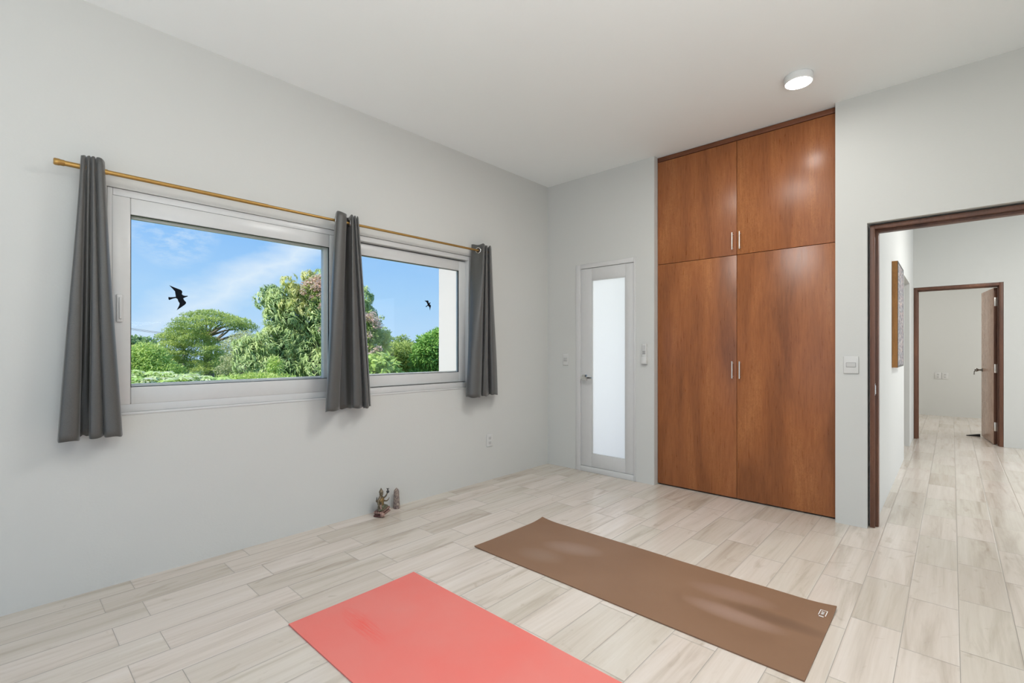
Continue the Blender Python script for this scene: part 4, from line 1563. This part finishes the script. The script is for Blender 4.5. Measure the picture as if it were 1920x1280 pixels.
segs = [([at(392, 720, D0).xy.to_3d() + Vector((0, 0, GZ)), at(392, 690, D0), at(390, 655, D0), hub], [0.38, 0.30, 0.24, 0.17])]
for (u, v) in [(345, 606), (365, 598), (385, 596), (405, 600), (425, 602), (442, 606), (330, 622), (360, 616), (400, 610), (416, 612), (456, 616)]:
    e_ = at(u, v, D0 + prnd.uniform(-.4, .5))
    m_ = hub.lerp(e_, 0.5) + Vector((0, 0, 0.10))
    segs.append(([hub - Vector((0, 0, .1)), m_, e_], [0.10, 0.06, 0.02]))
k2 = at(400, 641, D0)
for (u, v) in [(420, 622), (432, 616), (446, 622), (458, 620)]:
    segs.append(([k2, at(u - 6, v + 6, D0), at(u, v, D0)], [0.09, 0.05, 0.02]))
segs.append(([at(392, 665, D0), k2], [0.14, 0.09]))
to_local(trunk_mesh(r, segs), r.location)

# --- olive twiggy scrub between the big trees
D1 = 27
r = plant('scrub_tree', 'olive twiggy tree with bare grey branches between the umbrella-crowned tree and the mango', 'tree', (at(452, 700, D1).x, at(452, 700, D1).y, GZ))
bl = [(at(u, v, D1 + prnd.uniform(-.5, .5)), 0.42, 0.6, 0.36) for (u, v) in [(430, 646), (446, 636), (460, 630), (472, 640), (440, 660), (456, 654), (470, 664), (430, 676), (448, 682), (466, 690), (480, 676), (420, 694), (485, 655)]]
bushy(r, bl, 5200, 0.12, 0.045, L_grey, inner=0.2)
segs = []
for (u, v) in [(428, 640), (440, 630), (452, 624), (466, 626), (478, 636), (486, 650), (436, 656), (470, 650)]:
    segs.append(([at(452, 712, D1), at(450 + (u - 452) * 0.4, 676, D1 - .3), at(u, v, D1 - .4)], [0.07, 0.045, 0.012]))
segs.append(([at(452, 712, D1).xy.to_3d() + Vector((0, 0, GZ)), at(452, 710, D1)], [0.14, 0.08]))
to_local(trunk_mesh(r, segs), r.location)

# --- mango tree
D2 = 15
r = plant('mango_tree', 'large mango tree with drooping leaf clusters behind the middle curtain', 'tree', (at(600, 700, D2).x, at(600, 700, D2).y, GZ))
mb = []
for (u, v, rl, rz) in [(492, 562, 0.20, 0.20), (505, 548, 0.22, 0.2), (515, 560, .25, .25), (525, 572, 0.35, 0.35), (520, 600, 0.4, 0.4), (545, 555, 0.35, 0.32), (560, 590, 0.5, 0.5),
                       (580, 560, 0.45, 0.45), (600, 600, 0.6, 0.6), (530, 640, 0.7, 0.5), (500, 660, 0.7, 0.55), (480, 685, 0.6, 0.5), (560, 640, 0.7, 0.6), (590, 660, 0.8, 0.7), (540, 690, 0.9, 0.6),
                       (625, 560, 0.7, 0.7), (640, 620, 0.8, 0.8), (670, 600, 0.55, 0.8), (680, 560, 0.25, 0.35), (620, 690, 0.9, 0.6), (660, 680, 0.7, 0.6), (610, 530, .45, .35), (468, 655, .45, .35), (640, 530, .5, .3)]:
    mb.append((at(u, v, D2 + prnd.uniform(-.35, .35)), rl, rl * 1.1, rz))
clusters(r, mb, 2900, 10, 0.19, 0.036, L_mango)
# dark inner leaves
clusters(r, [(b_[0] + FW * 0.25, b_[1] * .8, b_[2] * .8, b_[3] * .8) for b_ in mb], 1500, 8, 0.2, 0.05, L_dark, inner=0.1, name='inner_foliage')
yb = [(at(u, v, D2 - 0.50), rl, .3, rz) for (u, v, rl, rz) in [(536, 572, .12, .16), (550, 566, .10, .14), (562, 572, .16, .2), (576, 582, .14, .12), (550, 540, .16, .12), (540, 528, .12, .12), (545, 518, .06, .08), (580, 518, .16, .12), (590, 545, .15, .1), (556, 548, .14, .1), (585, 530, .15, .1)]]
clusters(r, yb, 170, 12, 0.16, 0.035, L_yel, inner=0.4, droop=1.3, name='young_foliage')
to_local(trunk_mesh(r, [([at(600, 700, D2).xy.to_3d() + Vector((0, 0, GZ)), at(598, 690, D2), at(600, 620, D2), at(605, 560, D2)], [0.35, 0.26, 0.16, 0.06]),
                        ([at(600, 650, D2), at(560, 610, D2), at(510, 562, D2)], [0.12, 0.08, 0.02]), ([at(600, 640, D2), at(650, 590, D2), at(676, 560, D2)], [0.12, 0.07, 0.02]),
                        ([at(600, 690, D2), at(540, 670, D2), at(490, 665, D2)], [0.12, 0.07, 0.02])]), r.location)

# --- bougainvillea climbing over it: pink bracts
D3 = 14.2
r = plant('bougainvillea', 'pink-flowering climber covering the right side of the mango tree', 'shrub', (at(660, 700, D3).x, at(660, 700, D3).y, GZ))
bb = []
for (u, v, rl, rz) in [(600, 520, .22, .10), (588, 528, .2, .10), (575, 534, .14, .12), (570, 545, .12, .12), (596, 540, .2, .1), (590, 558, .18, .1), (602, 556, .1, .1), (604, 575, .08, .12), (603, 620, .05, .15), (600, 532, .15, .1),
                       (690, 594, .14, .12), (698, 602, .18, .10), (708, 610, .16, .10), (700, 588, .12, .06), (704, 600, .15, .1), (692, 630, .08, .12), (688, 655, .06, .12), (710, 654, .12, .08), (697, 662, .10, .09), (692, 668, .06, .12), (620, 540, .3, .3), (650, 560, .3, .3)]:
    bb.append((at(u, v, D3 + prnd.uniform(-.15, .15)), rl, .2, rz))
bushy(r, bb, 3600, 0.055, 0.045, L_pink, inner=0.2, name='bracts')
gb = [(at(u, v, D3 + .25), rl, .35, rz) for (u, v, rl, rz) in [(695, 610, .28, .25), (704, 630, .22, .3), (692, 640, .25, .4), (700, 660, .30, .3), (690, 680, .35, .35), (680, 600, .3, .3), (715, 600, .06, .10), (660, 600, .5, .6), (585, 545, .3, .2), (600, 560, .25, .3)]]
bushy(r, gb, 5200, 0.09, 0.05, L_mid, inner=0.3, name='foliage')
to_local(trunk_mesh(r, [([at(660, 700, D3).xy.to_3d() + Vector((0, 0, GZ)), at(670, 680, D3), at(695, 620, D3)], [0.09, 0.05, 0.015]),
                        ([at(665, 690, D3), at(640, 600, D3), at(600, 545, D3)], [0.06, 0.04, 0.012])]), r.location)

# --- pale lobed-leaf plants in front (left pane)
D4 = 9.0


def lobed(root, pos, L_, tilt, az, mat_list):
    """palmate leaf: seven long lobes"""
    for k in range(7):
        a = az + (k - 3) * 0.62
        mat_list.append((pos, a, L_ * (1.0 - 0.09 * abs(k - 3)), tilt))


def papaya(u, v, label, seed, w, nleaf):
    rp = random.Random(seed)
    root = plant('papaya_plant', label, 'plant', (at(u, v, D4).x, at(u, v, D4).y, GZ), 'pale lobed-leaf plants below the window')
    top = at(u, v + 6, D4)
    items, stems = [], []
    for _ in range(nleaf):
        x = rp.gauss(0, w * 0.45)
        x = max(-w, min(w, x))
        y = rp.uniform(-0.9, 0.9)
        z = -0.10 * (x / w) ** 2 * 2 + rp.uniform(-0.28, 0.03) - 0.12 * abs(y)
        p = top + RT * x + FW * y + Vector((0, 0, z))
        lobed(root, p, rp.uniform(0.15, 0.24), rp.uniform(-0.3, 0.15), rp.uniform(0, 6.3), items)
        stems.append(([top - Vector((0, 0, 0.7)), top.lerp(p, 0.6) + Vector((0, 0, -.05)), p], [0.010, 0.007, 0.004]))
    n = len(items)
    base_ = np.array([i_[0][:] for i_ in items])
    az = np.array([i_[1] for i_ in items])
    Ls = np.array([i_[2] for i_ in items])
    tl = np.array([i_[3] for i_ in items])
    dr = np.stack([np.cos(az), np.sin(az), tl], axis=1)
    tone = np.repeat(rng.random(n // 7), 7) * 0.8 + rng.random(n) * 0.25
    o = leaf_mesh('leaves', base_, dr, np.tile(np.array([0, 0, 1.0]), (n, 1)) + rng.normal(size=(n, 3)) * 0.25, Ls, Ls * 0.30, tone, 0.35, L_pap, root)
    to_local(o, root.location)
    bm = bmesh.new()
    for pts, rr in stems:
        bm_tube(bm, pts, rr, 5)
    bm_tube(bm, [Vector((root.location.x, root.location.y, GZ)), top - Vector((0, 0, 0.65))], [0.07, 0.04], 8)
    to_local(obj('stems', bm, L_bright, root, True), root.location)


papaya(252, 690, 'pale-leaved papaya plant at the lower left corner of the left pane', 1, 0.32, 60)
papaya(310, 690, 'pale-leaved papaya plant second from the left below the bird sticker', 2, 0.42, 110)
papaya(372, 695, 'pale-leaved papaya plant third from the left in the left pane', 4, 0.36, 80)
papaya(412, 700, 'pale-leaved papaya plant at the right end of the papaya row', 3, 0.20, 50)

# --- low greenery below the mango
r = plant('bush', 'low yellow-green shrub at the foot of the mango tree', 'bush', (at(470, 712, 12).x, at(470, 712, 12).y, GZ))
bushy(r, [(at(440, 716, 12), .5, .5, .14), (at(480, 712, 12), .5, .5, .16), (at(520, 714, 12), .5, .4, .16), (at(450, 722, 12), .9, .5, .2), (at(516, 690, 12.6), .18, .2, .3)], 4200, 0.10, 0.035, L_bright, inner=0.3)

# --- right pane: greenery bank
D5 = 18
r = plant('bush', 'pale green feathery bush in the middle of the right pane', 'bush', (at(750, 690, D5).x, at(750, 690, D5).y, GZ))
bl = [(at(u, v, D5 + prnd.uniform(-.5, .5)), rl, .6, rz) for (u, v, rl, rz) in [(720, 668, .5, .35), (735, 662, .45, .4), (750, 660, .45, .4), (765, 660, .4, .4), (745, 680, .8, .5), (770, 684, .6, .5), (778, 668, .4, .4), (730, 690, .8, .5), (765, 705, .8, .4), (800, 700, .6, .3)]]
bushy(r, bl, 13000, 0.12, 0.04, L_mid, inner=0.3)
r = plant('scrub_tree', 'thin open tree with sparse twigs above the feathery bush in the right pane', 'tree', (at(752, 680, 20).x, at(752, 680, 20).y, GZ))
bl = [(at(u, v, 20), rl, .4, rz) for (u, v, rl, rz) in [(742, 645, .2, .18), (748, 636, .14, .10), (757, 632, .16, .08), (762, 642, .2, .14), (770, 648, .2, .14), (735, 650, .2, .15), (755, 650, .5, .18), (775, 652, .3, .12), (730, 636, .14, .16), (724, 628, .12, .14), (720, 618, .08, .1)]]
bushy(r, bl, 2000, 0.10, 0.045, L_mid, inner=0.2)
segs = [([at(745, 690, 20), at(744, 660, 20), at(u, v, 20)], [.05, .03, .008]) for (u, v) in [(742, 642), (748, 634), (758, 630), (764, 640), (772, 646), (732, 636), (722, 622)]]
segs.append(([at(745, 690, 20).xy.to_3d() + Vector((0, 0, GZ)), at(745, 690, 20)], [.1, .05]))
to_local(trunk_mesh(r, segs), r.location)
r = plant('young_tree', 'yellow-leaved sapling beside the pink climber in the right pane', 'tree', (at(716, 650, 16).x, at(716, 650, 16).y, GZ))
bushy(r, [(at(716, 640, 16), .14, .2, .18), (at(724, 640, 16), .10, .2, .10), (at(725, 625, 16), .08, .2, .10), (at(712, 630, 16), .10, .2, .2), (at(718, 652, 16), .2, .2, .1)], 900, 0.13, 0.05, L_yel, inner=0.2)
to_local(trunk_mesh(r, [([at(716, 700, 16).xy.to_3d() + Vector((0, 0, GZ)), at(716, 660, 16), at(718, 636, 16)], [.05, .03, .01])]), r.location)
D6 = 16.5
r = plant('leafy_tree', 'dense green tree at the right edge of the right pane', 'tree', (at(812, 690, D6).x, at(812, 690, D6).y, GZ))
bl = [(at(u, v, D6 + prnd.uniform(-.4, .4)), rl, .5, rz) for (u, v, rl, rz) in [(798, 640, .28, .2), (806, 632, .14, .12), (818, 636, .35, .28), (826, 624, .22, .14), (835, 630, .4, .35), (790, 655, .3, .25), (806, 660, .5, .45), (825, 665, .6, .5), (785, 675, .3, .3), (800, 685, .5, .4), (825, 690, .6, .5), (845, 660, .6, .7), (800, 706, .7, .3), (835, 708, .6, .3)]]
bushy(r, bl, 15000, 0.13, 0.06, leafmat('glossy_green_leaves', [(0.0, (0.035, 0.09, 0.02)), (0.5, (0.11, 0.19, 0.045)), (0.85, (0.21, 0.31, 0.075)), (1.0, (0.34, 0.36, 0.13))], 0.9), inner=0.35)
to_local(trunk_mesh(r, [([Vector((r.location.x, r.location.y, GZ)), at(812, 680, D6), at(806, 618, D6)], [.18, .1, .01]), ([at(812, 660, D6), at(803, 625, D6), at(801, 619, D6)], [.04, .01, .005])]), r.location)
D7 = 10.5
r = plant('broad_leaf_plant', 'bright green broad-leaved plant low beside the middle curtain', 'plant', (at(712, 700, D7).x, at(712, 700, D7).y, GZ))
bl = [(at(u, v, D7), rl, .35, rz) for (u, v, rl, rz) in [(695, 676, .12, .10), (706, 684, .16, .14), (722, 676, .10, .08), (728, 686, .12, .12), (700, 698, .3, .16), (722, 700, .25, .16), (690, 706, .3, .15), (736, 706, .2, .1)]]
bushy(r, bl, 1500, 0.17, 0.075, L_bright, inner=0.2, droop=0.5, bend=0.6)
to_local(trunk_mesh(r, [([Vector((r.location.x, r.location.y, GZ)), at(712, 696, D7)], [.05, .02])], L_bright, 'stem'), r.location)

# --- background hedge line closing the horizon
for (u0, u1, vtop, d, lab, mat) in ((228, 330, 664, 70, 'low distant treeline behind the light green bush', L_dark),
                                    (690, 860, 662, 48, 'low distant treeline behind the bushes of the right pane', L_mid),
                                    (400, 520, 668, 55, 'low distant treeline between the umbrella-crowned tree and the mango', L_mid)):
    c_ = at((u0 + u1) / 2, 700, d)
    r = tag(empty('treeline', (c_.x, c_.y, GZ)), lab, 'trees')
    k_ = int((u1 - u0) / 9)
    bl = [(at(u0 + (u1 - u0) * i / k_, vtop + 14 + 5 * math.sin(i * 2.3), d), d * 0.011, 1.5, d * 0.016) for i in range(k_ + 1)]
    bl += [(at(u0 + (u1 - u0) * i / k_, vtop + 45, d), d * 0.013, 1.5, d * 0.03) for i in range(k_ + 1)]
    bushy(r, bl, 5000, d * 0.008, d * 0.004, mat, inner=0.4)
    r.children[0]['kind'] = 'stuff'

# --- overhead cables
a_, b_ = at(215, 613.5, 45), at(345, 630.5, 45)
pl_ = tag(empty('power_line', (a_.x, a_.y, GZ)), 'bundle of thin overhead cables crossing the sky left of the umbrella-crowned tree', 'cable')
bm = bmesh.new()
for k in range(3):
    off = Vector((0, 0, 0.07 * k))
    bm_tube(bm, [a_ + off, a_.lerp(b_, 0.5) + off - Vector((0, 0, 0.04)), b_ + off], 0.012, 6)
to_local(obj('cable', bm, M['gasket'], pl_), pl_.location)
for p_ in (a_, b_):
    to_local(obj('pole', tube([(p_.x, p_.y, GZ), (p_.x, p_.y, p_.z + 0.4)], [0.14, 0.10], 12), M['bark'], pl_, True), pl_.location)
